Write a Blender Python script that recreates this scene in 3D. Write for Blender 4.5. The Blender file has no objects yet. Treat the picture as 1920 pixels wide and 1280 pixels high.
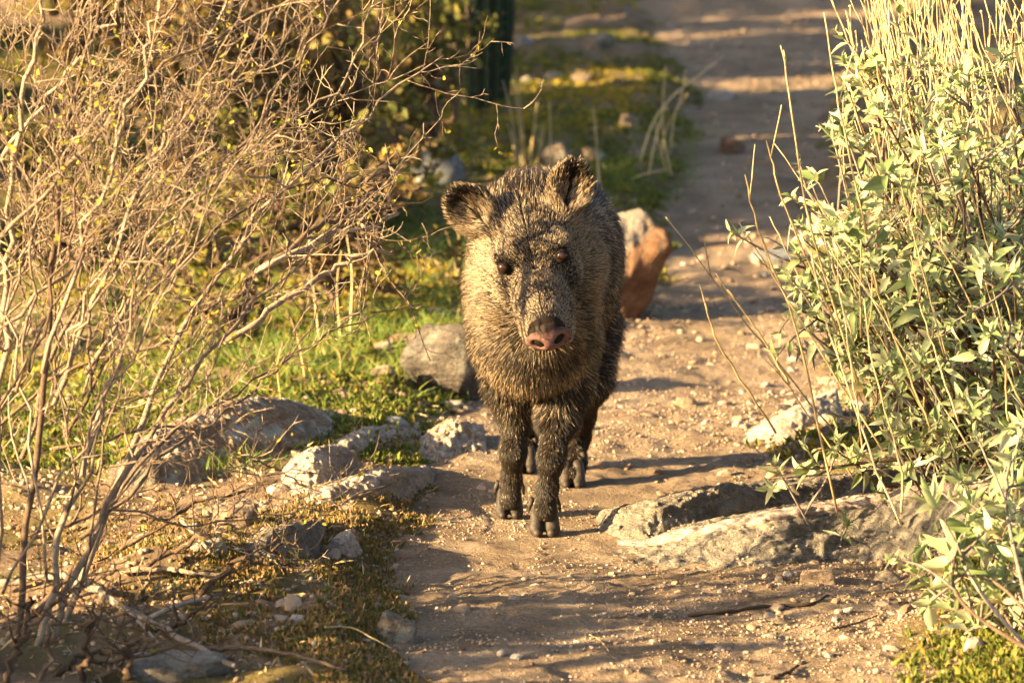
import bpy, math, random
import numpy as np
from mathutils import Vector, Matrix

random.seed(11)
rng = np.random.RandomState(7)
R = math.radians
sc = bpy.context.scene
COL = sc.collection

# ------------------------------------------------------------------ camera, sky, sun, exposure
CZ, PITCH, F = 1.21, R(7.5), 8890.0            # camera height, downward tilt, focal length in photo pixels (1920 wide)
cam = bpy.data.cameras.new('camera')
cam.sensor_width = 36.0
cam.lens = F / 1920 * 36.0
cam.clip_start, cam.clip_end = 0.1, 500
cam.dof.use_dof = True
cam.dof.focus_distance = 6.86
cam.dof.aperture_fstop = 9.0
camo = bpy.data.objects.new('camera', cam)
COL.objects.link(camo)
camo.location = (0, 0, CZ)
camo.rotation_euler = (math.pi / 2 - PITCH, 0, 0)
sc.camera = camo

SUN_EL, SUN_AZ = R(15), R(23)                # sun low on the left, a little to the camera's side
to_sun = Vector((-math.cos(SUN_AZ) * math.cos(SUN_EL), -math.sin(SUN_AZ) * math.cos(SUN_EL), math.sin(SUN_EL)))
world = bpy.data.worlds.new('World')
sc.world = world
world.use_nodes = True
wn = world.node_tree.nodes
sky = wn.new('ShaderNodeTexSky')
sky.sky_type = 'NISHITA'
sky.sun_disc = False
sky.sun_elevation = SUN_EL
sky.sun_rotation = math.atan2(to_sun.x, to_sun.y)
sky.dust_density = 3.0
world.node_tree.links.new(sky.outputs[0], wn['Background'].inputs[0])
wn['Background'].inputs[1].default_value = 0.054
sun = bpy.data.lights.new('sun', 'SUN')
sun.energy = 5.0
sun.angle = R(0.5)
sun.color = (1.0, 0.72, 0.355)
suno = bpy.data.objects.new('sun', sun)
COL.objects.link(suno)
suno.rotation_euler = to_sun.to_track_quat('Z', 'Y').to_euler()

sc.view_settings.view_transform = 'Standard'
sc.view_settings.look = 'None'
sc.view_settings.gamma = 1.0
sc.view_settings.exposure = 2.68
sc.cycles.use_denoising = True
sc.cycles.denoiser = 'OPENIMAGEDENOISE'
sc.cycles.denoising_input_passes = 'RGB_ALBEDO_NORMAL'
sc.cycles.denoising_prefilter = 'ACCURATE'
sc.cycles.adaptive_threshold = 0.02
sc.cycles.max_bounces = 6
sc.cycles.transparent_max_bounces = 4

# ------------------------------------------------------------------ picture <-> place
FWD = np.array([0, math.cos(PITCH), -math.sin(PITCH)])
UPV = np.array([0, math.sin(PITCH), math.cos(PITCH)])


def W(px, py, d):
    """the point at distance d (along the trail) seen at photo pixel px, py"""
    v = FWD + UPV * ((640 - py) / F) + np.array([1.0, 0, 0]) * ((px - 960) / F)
    return np.array([0, 0, CZ]) + v * (d / v[1])


def pix(p):
    p = np.asarray(p, float) - np.array([0, 0, CZ])
    z = p @ FWD
    return 960 + p[..., 0] / z * F, 640 - (p @ UPV) / z * F


# ------------------------------------------------------------------ noise
_L = np.random.RandomState(3).rand(256, 256)
_P = np.random.RandomState(5).permutation(256)


def vnoise(x, y):
    xi, yi = np.floor(x).astype(int), np.floor(y).astype(int)
    fx, fy = x - xi, y - yi
    fx, fy = fx * fx * (3 - 2 * fx), fy * fy * (3 - 2 * fy)
    a, b = _L[xi & 255, yi & 255], _L[(xi + 1) & 255, yi & 255]
    c, d = _L[xi & 255, (yi + 1) & 255], _L[(xi + 1) & 255, (yi + 1) & 255]
    return (a + (b - a) * fx) * (1 - fy) + (c + (d - c) * fx) * fy - 0.5


def fbm(x, y, o=3):
    s, a = 0, 1.0
    for i in range(o):
        s = s + a * vnoise(x * 2 ** i + 17.3 * i, y * 2 ** i + 5.1 * i)
        a *= 0.5
    return s


def noise3(p, s):
    """cheap 3-D noise from three planes"""
    p = np.asarray(p) * s
    return (vnoise(p[..., 0] + 3.1, p[..., 1] + p[..., 2] * 0.57) + vnoise(p[..., 1] + 41.7, p[..., 2] - p[..., 0] * 0.43) + vnoise(p[..., 2] + 91.1, p[..., 0] + p[..., 1] * 0.37)) / 1.5


def sstep(a, b, x):
    t = np.clip((x - a) / (b - a), 0, 1)
    return t * t * (3 - 2 * t)


# ------------------------------------------------------------------ terrain
def Hbase(x, y):
    t = np.maximum(y - 8.3, 0)
    return 0.050 * t * t / (t + 0.8)


def hit(px, py, fn):
    ys = np.linspace(4.5, 40, 7101)
    v = FWD + UPV * ((640 - py) / F) + np.array([1.0, 0, 0]) * ((px - 960) / F)
    xs, zs = v[0] / v[1] * ys, CZ + v[2] / v[1] * ys
    below = np.nonzero(zs < fn(xs, ys))[0]
    i = below[0] if len(below) else len(ys) - 1
    return np.array([xs[i], ys[i], zs[i]])


_le = np.array([hit(a, b, Hbase)[:2] for a, b in [(735, 1290), (715, 1190), (722, 1110), (752, 1020), (800, 930), (790, 860), (820, 800), (905, 740), (1110, 650), (1190, 600), (1240, 540), (1250, 420), (1275, 330), (1315, 262), (1300, 190), (1285, 120), (1235, 60), (1190, 5)]])
_re = np.array([hit(a, b, Hbase)[:2] for a, b in [(1780, 1290), (1735, 1180), (1720, 1090), (1640, 1000), (1500, 900), (1440, 830), (1500, 740), (1520, 640), (1510, 500), (1520, 350), (1550, 220), (1600, 120), (1690, 5)]])
_le = np.vstack([[-0.20, -30], [-0.20, 3], _le, [_le[-1, 0] + 0.5, 22], [3.0, 60]])
_re = np.vstack([[0.55, -30], [0.55, 3], _re, [_re[-1, 0] + 0.9, 22], [5.0, 60]])


def edges(x, y):
    n = 0.045 * fbm(x * 4 + 9, y * 5, 3) * 2
    return np.interp(y, _le[:, 1], _le[:, 0]) + n, np.interp(y, _re[:, 1], _re[:, 0]) - n


_m1 = hit(330, 1120, Hbase)
_m2 = hit(560, 960, Hbase)


def H(x, y):
    x, y = np.asarray(x, float), np.asarray(y, float)
    xl, xr = edges(x, y)
    off = np.maximum(xl - x, x - xr)
    o = sstep(-0.06, 0.16, off)
    z = Hbase(x, y) + 0.030 * sstep(-0.02, 0.12, off) - 0.035 * sstep(0.25, 0.7, xl - x) + 0.03 * sstep(0.1, 0.6, x - xr)
    z = z + 0.045 * np.exp(-((x - _m1[0]) ** 2 + (y - _m1[1]) ** 2 * 0.6) / 0.03) + 0.02 * np.exp(-((x - _m2[0]) ** 2 + (y - _m2[1]) ** 2) / 0.02)
    z = z + (1 - o) * (0.012 * fbm(x * 5, y * 5, 3) + 0.007 * fbm(x * 26, y * 26, 2) + 0.0075 * np.abs(fbm(x * 52 + 3, y * 52, 2))) + o * (0.05 * fbm(x * 2.4, y * 2.4, 3) + 0.022 * fbm(x * 13, y * 13, 3))
    calm = np.exp(-(((x - 0.05) / 0.16) ** 2 + ((y - 7.2) / 0.32) ** 4))
    return z * (1 - 0.8 * calm)


def G(px, py):
    return hit(px, py, H)


# ------------------------------------------------------------------ meshes
def make_mesh(name, V, faces, smooth=True):
    me = bpy.data.meshes.new(name)
    V = np.asarray(V, np.float32).reshape(-1, 3)
    faces = [np.asarray(f, np.int32) for f in faces if len(f)]
    me.vertices.add(len(V))
    me.vertices.foreach_set('co', V.ravel())
    nl = sum(f.size for f in faces)
    npoly = sum(len(f) for f in faces)
    me.loops.add(nl)
    me.polygons.add(npoly)
    me.loops.foreach_set('vertex_index', np.concatenate([f.ravel() for f in faces]))
    tot = np.concatenate([np.full(len(f), f.shape[1], np.int32) for f in faces])
    start = np.concatenate([[0], np.cumsum(tot)[:-1]]).astype(np.int32)
    me.polygons.foreach_set('loop_start', start)
    me.polygons.foreach_set('loop_total', tot)
    me.polygons.foreach_set('use_smooth', np.full(npoly, smooth))
    me.update(calc_edges=True)
    me.validate()
    return me


class Acc:
    """collects pieces and builds one mesh"""

    def __init__(s):
        s.v, s.q, s.t, s.n = [], [], [], 0

    def add(s, V, quads=None, tris=None):
        s.v.append(np.asarray(V, float))
        if quads is not None and len(quads):
            s.q.append(np.asarray(quads) + s.n)
        if tris is not None and len(tris):
            s.t.append(np.asarray(tris) + s.n)
        s.n += len(V)

    def tube(s, P, rad, sides=5):
        P = np.asarray(P, float)
        n = len(P)
        T = np.gradient(P, axis=0)
        T /= np.linalg.norm(T, axis=1)[:, None] + 1e-12
        ref = np.array([0.31, 0.9, 0.22]) if abs(T[:, 1]).mean() < 0.8 else np.array([1.0, 0.1, 0.2])
        A = np.cross(T, ref)
        A /= np.linalg.norm(A, axis=1)[:, None] + 1e-12
        B = np.cross(T, A)
        ang = np.arange(sides) * 2 * math.pi / sides
        rad = np.broadcast_to(np.asarray(rad, float), (n,))
        V = P[:, None] + rad[:, None, None] * (np.cos(ang)[None, :, None] * A[:, None] + np.sin(ang)[None, :, None] * B[:, None])
        V = np.vstack([V.reshape(-1, 3), P[:1], P[-1:]])
        i = np.arange(n - 1)[:, None] * sides
        j = np.arange(sides)[None]
        k = (j + 1) % sides
        q = np.stack([i + j, i + k, i + sides + k, i + sides + j], -1).reshape(-1, 4)
        j = np.arange(sides)
        k = (j + 1) % sides
        t = np.vstack([np.stack([k, j, np.full(sides, n * sides)], 1), np.stack([j, k, np.full(sides, n * sides + 1 - sides * 0)], 1) + np.array([(n - 1) * sides, (n - 1) * sides, 0])])
        s.add(V, q, t)

    def obj(s, name, m, parent=None, smooth=True):
        if not s.n:
            return None
        f = []
        if s.q:
            f.append(np.vstack(s.q))
        if s.t:
            f.append(np.vstack(s.t))
        return link(name, make_mesh(name, np.vstack(s.v), f, smooth), m, parent)


def link(name, me, m, parent=None, loc=None):
    o = bpy.data.objects.new(name, me)
    COL.objects.link(o)
    if m is not None and hasattr(me, 'materials') and not len(me.materials):
        me.materials.append(m)
    if parent is not None:
        o.parent = parent
    if loc is not None:
        o.location = [float(c) for c in loc]
    return o


def tag(o, label=None, cat=None, group=None, kind=None):
    if label:
        o['label'] = label
    if cat:
        o['category'] = cat
    if group:
        o['group'] = group
    if kind:
        o['kind'] = kind
    return o


def empty(name, loc=(0, 0, 0)):
    o = bpy.data.objects.new(name, None)
    COL.objects.link(o)
    o.empty_display_size = 0.05
    return o          # parts are modelled in place: the empty stays at the origin so that their coordinates are the place's


def curve_pts(P, n):
    """Catmull-Rom through control points"""
    P = np.asarray(P, float)
    if len(P) == 2:
        return P[0] + (P[1] - P[0]) * np.linspace(0, 1, n)[:, None]
    Q = np.vstack([2 * P[0] - P[1], P, 2 * P[-1] - P[-2]])
    u = np.linspace(0, len(P) - 1 - 1e-6, n)
    i = u.astype(int)
    t = (u - i)[:, None]
    a, b, c, d = Q[i], Q[i + 1], Q[i + 2], Q[i + 3]
    return 0.5 * (2 * b + (c - a) * t + (2 * a - 5 * b + 4 * c - d) * t * t + (3 * b - a - 3 * c + d) * t ** 3)


# ------------------------------------------------------------------ materials
def ramp(nt, fac, stops):
    r = nt.nodes.new('ShaderNodeValToRGB')
    while len(r.color_ramp.elements) < len(stops):
        r.color_ramp.elements.new(0.5)
    for e, (p, c) in zip(r.color_ramp.elements, stops):
        e.position = p
        e.color = (*c, 1)
    nt.links.new(fac, r.inputs[0])
    return r.outputs[0]


def noise(nt, vec, scale, detail=6, rough=0.6, stretch=None, warp=0):
    n = nt.nodes.new('ShaderNodeTexNoise')
    n.inputs['Scale'].default_value = scale
    n.inputs['Detail'].default_value = detail
    n.inputs['Roughness'].default_value = rough
    n.inputs['Distortion'].default_value = warp
    if stretch:
        mp = nt.nodes.new('ShaderNodeMapping')
        mp.inputs['Scale'].default_value = stretch[:3]
        if len(stretch) > 3:
            mp.inputs['Rotation'].default_value = stretch[3:6]
        nt.links.new(vec, mp.inputs[0])
        vec = mp.outputs[0]
    nt.links.new(vec, n.inputs['Vector'])
    return n.outputs['Fac']


def mixc(nt, fac, a, b, mode='MIX'):
    m = nt.nodes.new('ShaderNodeMix')
    m.data_type = 'RGBA'
    m.blend_type = mode
    for s, v in ((m.inputs['Factor'], fac), (m.inputs['A'], a), (m.inputs['B'], b)):
        if hasattr(v, 'is_linked') or hasattr(v, 'links'):
            nt.links.new(v, s)
        elif isinstance(v, (int, float)):
            s.default_value = v
        else:
            s.default_value = (*v, 1)
    return m.outputs['Result']


def math_n(nt, op, a, b=0.0):
    m = nt.nodes.new('ShaderNodeMath')
    m.operation = op
    for s, v in zip(m.inputs, (a, b)):
        if isinstance(v, (int, float)):
            s.default_value = v
        else:
            nt.links.new(v, s)
    return m.outputs[0]


def material(name, rough=0.85, spec=0.25):
    m = bpy.data.materials.new(name)
    m.use_nodes = True
    nt = m.node_tree
    b = nt.nodes['Principled BSDF']
    b.inputs['Roughness'].default_value = rough
    b.inputs['Specular IOR Level'].default_value = spec
    tc = nt.nodes.new('ShaderNodeTexCoord')
    return m, nt, b, tc.outputs['Object']


def bump(nt, b, h, strength, dist=0.01):
    n = nt.nodes.new('ShaderNodeBump')
    n.inputs['Strength'].default_value = strength
    n.inputs['Distance'].default_value = dist
    nt.links.new(h, n.inputs['Height'])
    nt.links.new(n.outputs[0], b.inputs['Normal'])


def rnd(nt):
    g = nt.nodes.new('ShaderNodeNewGeometry')
    o = nt.nodes.new('ShaderNodeObjectInfo')
    return math_n(nt, 'FRACT', math_n(nt, 'ADD', g.outputs['Random Per Island'], o.outputs['Random']))


def m_earth(name, stops, scale=9, patch=None):
    m, nt, b, v = material(name, 0.95, 0.1)
    c = ramp(nt, noise(nt, v, scale, 8, 0.65), stops)
    fine = noise(nt, v, 160, 6, 0.75)
    c = mixc(nt, 0.75, c, ramp(nt, fine, [(0.25, (0.25, 0.22, 0.2)), (0.5, (0.55, 0.52, 0.5)), (0.78, (1, 1, 1))]), 'OVERLAY')
    if patch:
        c = mixc(nt, ramp(nt, noise(nt, v, 3.2, 5, 0.6), [(0.47, (0, 0, 0)), (0.58, (1, 1, 1))]), c, patch)
    nt.links.new(c, b.inputs['Base Color'])
    h = math_n(nt, 'ADD', fine, math_n(nt, 'MULTIPLY', noise(nt, v, 55, 5, 0.7), 1.5))
    bump(nt, b, h, 1.0, 0.012)
    return m


M = {}
M['path'] = m_earth('trail_grit', [(0.28, (0.15, 0.11, 0.075)), (0.5, (0.285, 0.215, 0.148)), (0.72, (0.42, 0.33, 0.24))], 7)
M['soil'] = m_earth('desert_soil', [(0.3, (0.11, 0.077, 0.05)), (0.5, (0.23, 0.165, 0.11)), (0.72, (0.36, 0.27, 0.19))], 8, (0.17, 0.13, 0.055))


def m_rock(name, stops, grain=(1, 1, 3.5, 0.3, 0.2, 0), lichen=None, sc_=14, bs=0.9):
    m, nt, b, v = material(name, 0.88, 0.25)
    layer = noise(nt, v, sc_, 8, 0.68, grain, 0.6)
    c = ramp(nt, layer, stops)
    fine = noise(nt, v, 190, 5, 0.7)
    c = mixc(nt, 0.7, c, ramp(nt, fine, [(0.25, (0.15, 0.15, 0.15)), (0.5, (0.42, 0.42, 0.42)), (0.75, (0.72, 0.7, 0.68))]), 'OVERLAY')
    c = mixc(nt, 0.6, c, ramp(nt, noise(nt, v, 45, 7, 0.75), [(0.35, (0.45, 0.43, 0.41)), (0.6, (1, 1, 1))]), 'MULTIPLY')
    if lichen:
        c = mixc(nt, ramp(nt, noise(nt, v, 22, 7, 0.7), [(0.52, (0, 0, 0)), (0.60, (1, 1, 1))]), c, lichen)
    nt.links.new(c, b.inputs['Base Color'])
    h = math_n(nt, 'ADD', math_n(nt, 'MULTIPLY', layer, 2.0), math_n(nt, 'ADD', math_n(nt, 'MULTIPLY', fine, 0.5), noise(nt, v, 60, 5, 0.7)))
    bump(nt, b, h, bs, 0.012)
    return m


M['rock_grey'] = m_rock('grey_gneiss', [(0.3, (0.13, 0.105, 0.08)), (0.5, (0.26, 0.205, 0.155)), (0.7, (0.42, 0.34, 0.265))], lichen=(0.32, 0.29, 0.22))
M['rock_dark'] = m_rock('dark_grey_gneiss', [(0.3, (0.06, 0.05, 0.042)), (0.5, (0.14, 0.118, 0.098)), (0.7, (0.27, 0.225, 0.18))], lichen=(0.2, 0.185, 0.15))
M['rock_tan'] = m_rock('tan_granite', [(0.3, (0.20, 0.135, 0.09)), (0.5, (0.37, 0.27, 0.19)), (0.7, (0.55, 0.43, 0.33))])
M['rock_pale'] = m_rock('pale_quartz', [(0.3, (0.36, 0.29, 0.235)), (0.5, (0.52, 0.44, 0.365)), (0.7, (0.68, 0.6, 0.52))])
M['rock_rust'] = m_rock('rusty_granite', [(0.3, (0.16, 0.085, 0.05)), (0.5, (0.28, 0.165, 0.105)), (0.68, (0.42, 0.30, 0.21))])
M['rock_strata'] = m_rock('banded_grey_rock', [(0.28, (0.15, 0.13, 0.105)), (0.46, (0.26, 0.225, 0.185)), (0.55, (0.32, 0.28, 0.23)), (0.72, (0.43, 0.38, 0.32))], (1.2, 1.2, 6, 0.15, -0.2, 0), lichen=(0.30, 0.26, 0.2), bs=1.0)
M['rock_vein'] = m_rock('pale_pink_vein', [(0.3, (0.46, 0.34, 0.28)), (0.5, (0.62, 0.49, 0.42)), (0.7, (0.72, 0.61, 0.54))], (0.6, 1, 9, 0.1, -0.2, 0))
m, nt, b, v = material('sun_and_shade_granite', 0.9, 0.2)
sx = nt.nodes.new('ShaderNodeSeparateXYZ')
nt.links.new(v, sx.inputs[0])
side = math_n(nt, 'ADD', math_n(nt, 'ADD', math_n(nt, 'MULTIPLY', sx.outputs[0], 11.0), math_n(nt, 'MULTIPLY', sx.outputs[2], -7.0)), math_n(nt, 'MULTIPLY', noise(nt, v, 9, 6), 1.6))  # sunlit pale side and bounce-lit orange shaded side, painted by position
a_ = ramp(nt, noise(nt, v, 30, 7, 0.7), [(0.3, (0.20, 0.16, 0.125)), (0.7, (0.42, 0.36, 0.29))])
b_ = ramp(nt, noise(nt, v, 24, 7, 0.7), [(0.3, (0.075, 0.038, 0.022)), (0.5, (0.20, 0.10, 0.052)), (0.62, (0.27, 0.16, 0.09)), (0.75, (0.33, 0.24, 0.17))])
nt.links.new(mixc(nt, ramp(nt, side, [(0.45, (0, 0, 0)), (1.0, (1, 1, 1))]), a_, b_), b.inputs['Base Color'])
bump(nt, b, math_n(nt, 'ADD', noise(nt, v, 30, 7, 0.7), noise(nt, v, 110, 5, 0.7)), 1.0, 0.012)
M['rock_lit_shaded'] = m
M['rock_slate'] = m_rock('bluish_slate', [(0.3, (0.17, 0.18, 0.19)), (0.6, (0.32, 0.335, 0.35)), (0.8, (0.5, 0.51, 0.52))])
M['rock_mossy'] = m_rock('brown_lichened_rock', [(0.3, (0.22, 0.145, 0.09)), (0.5, (0.38, 0.26, 0.17)), (0.7, (0.48, 0.37, 0.27))], lichen=(0.42, 0.41, 0.33))


def m_random(name, stops, rough=0.85, trans=0.0, spec=0.2, hue_noise=True, coat=None):
    m, nt, b, v = material(name, rough, spec)
    c = ramp(nt, rnd(nt), stops)
    if hue_noise:
        c = mixc(nt, 0.55, c, ramp(nt, noise(nt, v, 120, 4, 0.7), [(0.3, (0.25, 0.25, 0.25)), (0.7, (0.8, 0.8, 0.8))]), 'OVERLAY')
    nt.links.new(c, b.inputs['Base Color'])
    if trans:
        t = nt.nodes.new('ShaderNodeBsdfTranslucent')
        nt.links.new(c, t.inputs[0])
        x = nt.nodes.new('ShaderNodeMixShader')
        x.inputs[0].default_value = trans
        nt.links.new(b.outputs[0], x.inputs[1])
        nt.links.new(t.outputs[0], x.inputs[2])
        nt.links.new(x.outputs[0], nt.nodes['Material Output'].inputs[0])
    return m


M['gravel'] = m_random('mixed_gravel', [(0.0, (0.16, 0.10, 0.06)), (0.3, (0.27, 0.185, 0.12)), (0.55, (0.34, 0.25, 0.175)), (0.78, (0.30, 0.21, 0.16)), (0.92, (0.33, 0.27, 0.215)), (1.0, (0.22, 0.205, 0.19))])
def m_bark(name, stops, rough=0.85):
    m, nt, b, v = material(name, rough, 0.15)
    c = ramp(nt, rnd(nt), stops)
    n1, n2 = noise(nt, v, 70, 6, 0.75), noise(nt, v, 330, 4, 0.7)
    c = mixc(nt, 0.85, c, ramp(nt, n1, [(0.32, (0.35, 0.32, 0.3)), (0.5, (0.8, 0.78, 0.75)), (0.66, (1.15, 1.12, 1.05))]), 'MULTIPLY')
    nt.links.new(c, b.inputs['Base Color'])
    bump(nt, b, math_n(nt, 'ADD', n1, n2), 0.8, 0.003)
    return m


M['bark'] = m_bark('pale_twig_bark', [(0, (0.14, 0.095, 0.068)), (0.5, (0.29, 0.215, 0.155)), (1, (0.47, 0.375, 0.28))])
M['bark_dark'] = m_bark('brown_bark', [(0, (0.10, 0.065, 0.045)), (1, (0.22, 0.155, 0.11))])
M['bark_grey'] = m_bark('weathered_grey_wood', [(0, (0.22, 0.18, 0.15)), (1, (0.34, 0.29, 0.25))])
M['straw'] = m_random('dry_straw', [(0, (0.46, 0.32, 0.15)), (0.6, (0.58, 0.44, 0.23)), (1, (0.66, 0.54, 0.33))], 0.6, 0.15)
M['black_wood'] = m_random('charred_stick', [(0, (0.035, 0.026, 0.02)), (1, (0.07, 0.05, 0.04))], 0.8)
M['tiny_leaf'] = m_random('small_yellow_green_leaf', [(0, (0.30, 0.28, 0.035)), (0.5, (0.42, 0.36, 0.05)), (1, (0.5, 0.36, 0.06))], 0.6, 0.35, hue_noise=False)
M['brittle_leaf'] = m_random('grey_green_leaf', [(0, (0.15, 0.205, 0.07)), (0.3, (0.27, 0.325, 0.135)), (0.65, (0.41, 0.44, 0.235)), (0.93, (0.52, 0.52, 0.33)), (1, (0.45, 0.34, 0.16))], 0.6, 0.32, 0.35, hue_noise=False)
M['olive_leaf'] = m_random('olive_leaf', [(0, (0.07, 0.09, 0.018)), (0.55, (0.15, 0.145, 0.034)), (1, (0.27, 0.21, 0.05))], 0.6, 0.3, hue_noise=False)
M['brown_leaf'] = m_random('browning_leaf', [(0, (0.11, 0.06, 0.02)), (0.5, (0.20, 0.125, 0.04)), (1, (0.28, 0.22, 0.06))], 0.65, 0.3, hue_noise=False)
M['grass'] = m_random('green_grass', [(0, (0.075, 0.14, 0.022)), (0.6, (0.15, 0.22, 0.04)), (1, (0.27, 0.26, 0.06))], 0.55, 0.35, hue_noise=False)
M['moss'] = m_random('moss_sprig', [(0, (0.055, 0.08, 0.014)), (0.5, (0.12, 0.14, 0.022)), (0.85, (0.21, 0.18, 0.03)), (1, (0.28, 0.19, 0.05))], 0.7, 0.25, hue_noise=False)
M['gold_moss'] = m_random('golden_moss_sprig', [(0, (0.16, 0.15, 0.018)), (0.5, (0.33, 0.26, 0.03)), (1, (0.44, 0.29, 0.05))], 0.7, 0.25, hue_noise=False)
M['russet_moss'] = m_random('russet_cushion_sprig', [(0, (0.06, 0.07, 0.015)), (0.35, (0.14, 0.12, 0.025)), (0.6, (0.24, 0.135, 0.045)), (1, (0.36, 0.22, 0.12))], 0.7, 0.2, hue_noise=False)
M['cactus'] = m_random('dark_cactus_skin', [(0, (0.022, 0.036, 0.022)), (1, (0.034, 0.05, 0.03))], 0.8, 0, 0.1)

# ------------------------------------------------------------------ ground and path (one height field, split along the trail's edge)
def spaced(*segs):
    out = []
    for a, b, s in segs:
        out.append(np.arange(a, b - 1e-9, s))
    return np.concatenate(out + [[segs[-1][1]]])


gx = spaced((-60, -12, 4), (-12, -3, 0.6), (-3, -1.3, 0.08), (-1.3, -0.4, 0.0135), (-0.4, 0.9, 0.0088), (0.9, 1.5, 0.0135), (1.5, 3, 0.08), (3, 12, 0.6), (12, 60, 4))
gy = spaced((-30, 2, 4), (2, 5.4, 0.2), (5.4, 5.8, 0.015), (5.8, 7.7, 0.0092), (7.7, 9.6, 0.015), (9.6, 17, 0.035), (17, 26, 0.3), (26, 110, 4))
GX, GY = np.meshgrid(gx, gy, indexing='ij')
GZ = H(GX, GY)
V = np.stack([GX, GY, GZ], -1).reshape(-1, 3)
ni, nj = GX.shape
I, J = np.meshgrid(np.arange(ni - 1), np.arange(nj - 1), indexing='ij')
Q = np.stack([I * nj + J, (I + 1) * nj + J, (I + 1) * nj + J + 1, I * nj + J + 1], -1).reshape(-1, 4)
cen = V[Q].mean(1)
_l, _r = edges(cen[:, 0], cen[:, 1])
jag = 0.03 * fbm(cen[:, 0] * 22, cen[:, 1] * 22, 2)
inside = (cen[:, 0] > _l + jag) & (cen[:, 0] < _r + jag)


def sub(name, faces, m):
    used = np.unique(faces)
    idx = np.zeros(len(V), np.int32)
    idx[used] = np.arange(len(used))
    o = link(name, make_mesh(name, V[used], [idx[faces]]), m)
    tag(o, kind='structure')
    return o


ground = sub('ground', Q[~inside], M['soil'])
path = sub('path', Q[inside], M['path'])


def in_path(x, y, grow=0.0):
    l, r = edges(x, y)
    return (x > l - grow) & (x < r + grow)


# ------------------------------------------------------------------ rocks
def ico(n):
    import bmesh
    bm = bmesh.new()
    bmesh.ops.create_icosphere(bm, subdivisions=n, radius=1)
    v = np.array([x.co[:] for x in bm.verts])
    f = np.array([[x.index for x in q.verts] for q in bm.faces])
    bm.free()
    return v, f


ICO = {n: ico(n) for n in (1, 2, 3, 4, 5, 6)}


def rock_shape(n, seed, planes=13, sharp=26, rough=0.06, flat=0.0):
    r = np.random.RandomState(seed)
    d, f = ICO[n]
    N = r.normal(size=(planes, 3))
    N /= np.linalg.norm(N, axis=1)[:, None]
    off = r.uniform(0.62, 1.0, planes)
    N = np.vstack([N, [[0, 0, 1], [0, 0, -1], [1, 0.1, 0.05], [-1, 0.1, 0.1], [0.05, 1, 0], [0.1, -1, 0.15]]])
    N /= np.linalg.norm(N, axis=1)[:, None]
    off = np.concatenate([off, r.uniform(0.78, 0.95, 6)])
    sharp = sharp * 1.6
    inv = np.maximum(d @ N.T, 0.02) / off
    rad = 1.0 / (inv ** sharp).sum(1) ** (1.0 / sharp)
    v = d * rad[:, None]
    nz = noise3(v + seed * 1.7, 2.3) * 1.0 + noise3(v + seed, 6.0) * 0.45 + noise3(v - seed, 15.0) * 0.22
    if n >= 4:
        nz = nz + noise3(v + 2 * seed, 36.0) * 0.12
    v = v * (1 + rough * nz)[:, None]
    v /= np.abs(v).max(0)
    return v, f


def rock(label, x0, x1, y0, y1, m, seed, deep=0.8, roll=0, yaw=0, tip=0, n=4, sink=0.25, planes=15, rough=0.13, name='rock', base=None, dz=-0.012, parent=None, cat='rock', group=None):
    """x0..x1, y0..y1: where the rock shows in the photo; it stands on the ground under its lower edge"""
    g = G((x0 + x1) / 2, y1 if base is None else base)
    d = g[1]
    w = (x1 - x0) / F * d / 2
    h = (y1 - y0) / F * d
    hh = h * (1 + sink) / 2
    v, f = rock_shape(n, seed, planes, rough=rough)
    dep = max(w, hh) * deep
    v = v * np.array([w, dep, hh])
    rot = np.array(Matrix.Rotation(R(yaw), 3, 'Z') @ Matrix.Rotation(R(roll), 3, 'Y') @ Matrix.Rotation(R(tip), 3, 'X'))
    v = v @ rot.T
    c = np.array([g[0], g[1] + dep * 0.75, H(g[0], g[1] + dep * 0.75) + hh - h * sink + dz])
    o = link(name, make_mesh(name, v, [f]), M[m], parent, c)
    if label:
        tag(o, label, cat, group)
    return o


rock('boulder with a sunlit buff crown and dark shaded face behind the animal', 785, 915, 600, 752, 'rock_dark', 3, 0.9, roll=-40, yaw=48, n=5, sink=0.2, rough=0.10, name='boulder', cat='boulder')
rock('boulder painted with a sunlit pale top and shaded orange side beside the far trail', 1095, 1243, 400, 610, 'rock_lit_shaded', 40, 0.9, roll=28, yaw=12, n=5, sink=0.15, rough=0.14, planes=16, name='boulder', cat='boulder')
rock('thin pale grey rock wedge behind the orange-sided boulder', 1150, 1215, 388, 425, 'rock_slate', 15, 0.7, roll=-15, base=440, n=3)
rock('small pinkish cream stone alone on the mossy bank', 600, 678, 986, 1038, 'rock_pale', 77, 0.8, roll=-18, n=4)
rock('grey half-buried stone at the edge of the near trail', 700, 792, 1140, 1205, 'rock_grey', 83, 0.9, roll=12, n=4)
rock('flat grey slab under the dead branch at the lower corner', 195, 430, 1236, 1300, 'rock_strata', 97, 0.7, roll=3, n=5, base=1278)
rock('brown stone behind the flat weathered slab', 392, 490, 935, 992, 'rock_tan', 114, 0.7, roll=-6, n=4)
rock('buff crumbly stone below the brown stone', 330, 430, 985, 1035, 'rock_pale', 118, 0.7, roll=-6, n=4)
rock('thin bluish grey flat stone in the grass', 700, 772, 770, 803, 'rock_slate', 123, 0.6, roll=-12, n=3)
rock('small cream upright stone sliver in the grass', 752, 785, 664, 702, 'rock_pale', 131, 0.5, roll=-40, n=3)
rock('tan wedge stone lit on its upper side in the grass', 612, 668, 715, 750, 'rock_tan', 133, 0.7, roll=-25, n=3)
rock('tan stone pair beside the cream sliver, larger one', 684, 745, 672, 712, 'rock_tan', 137, 0.7, roll=-10, n=3)
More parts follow.
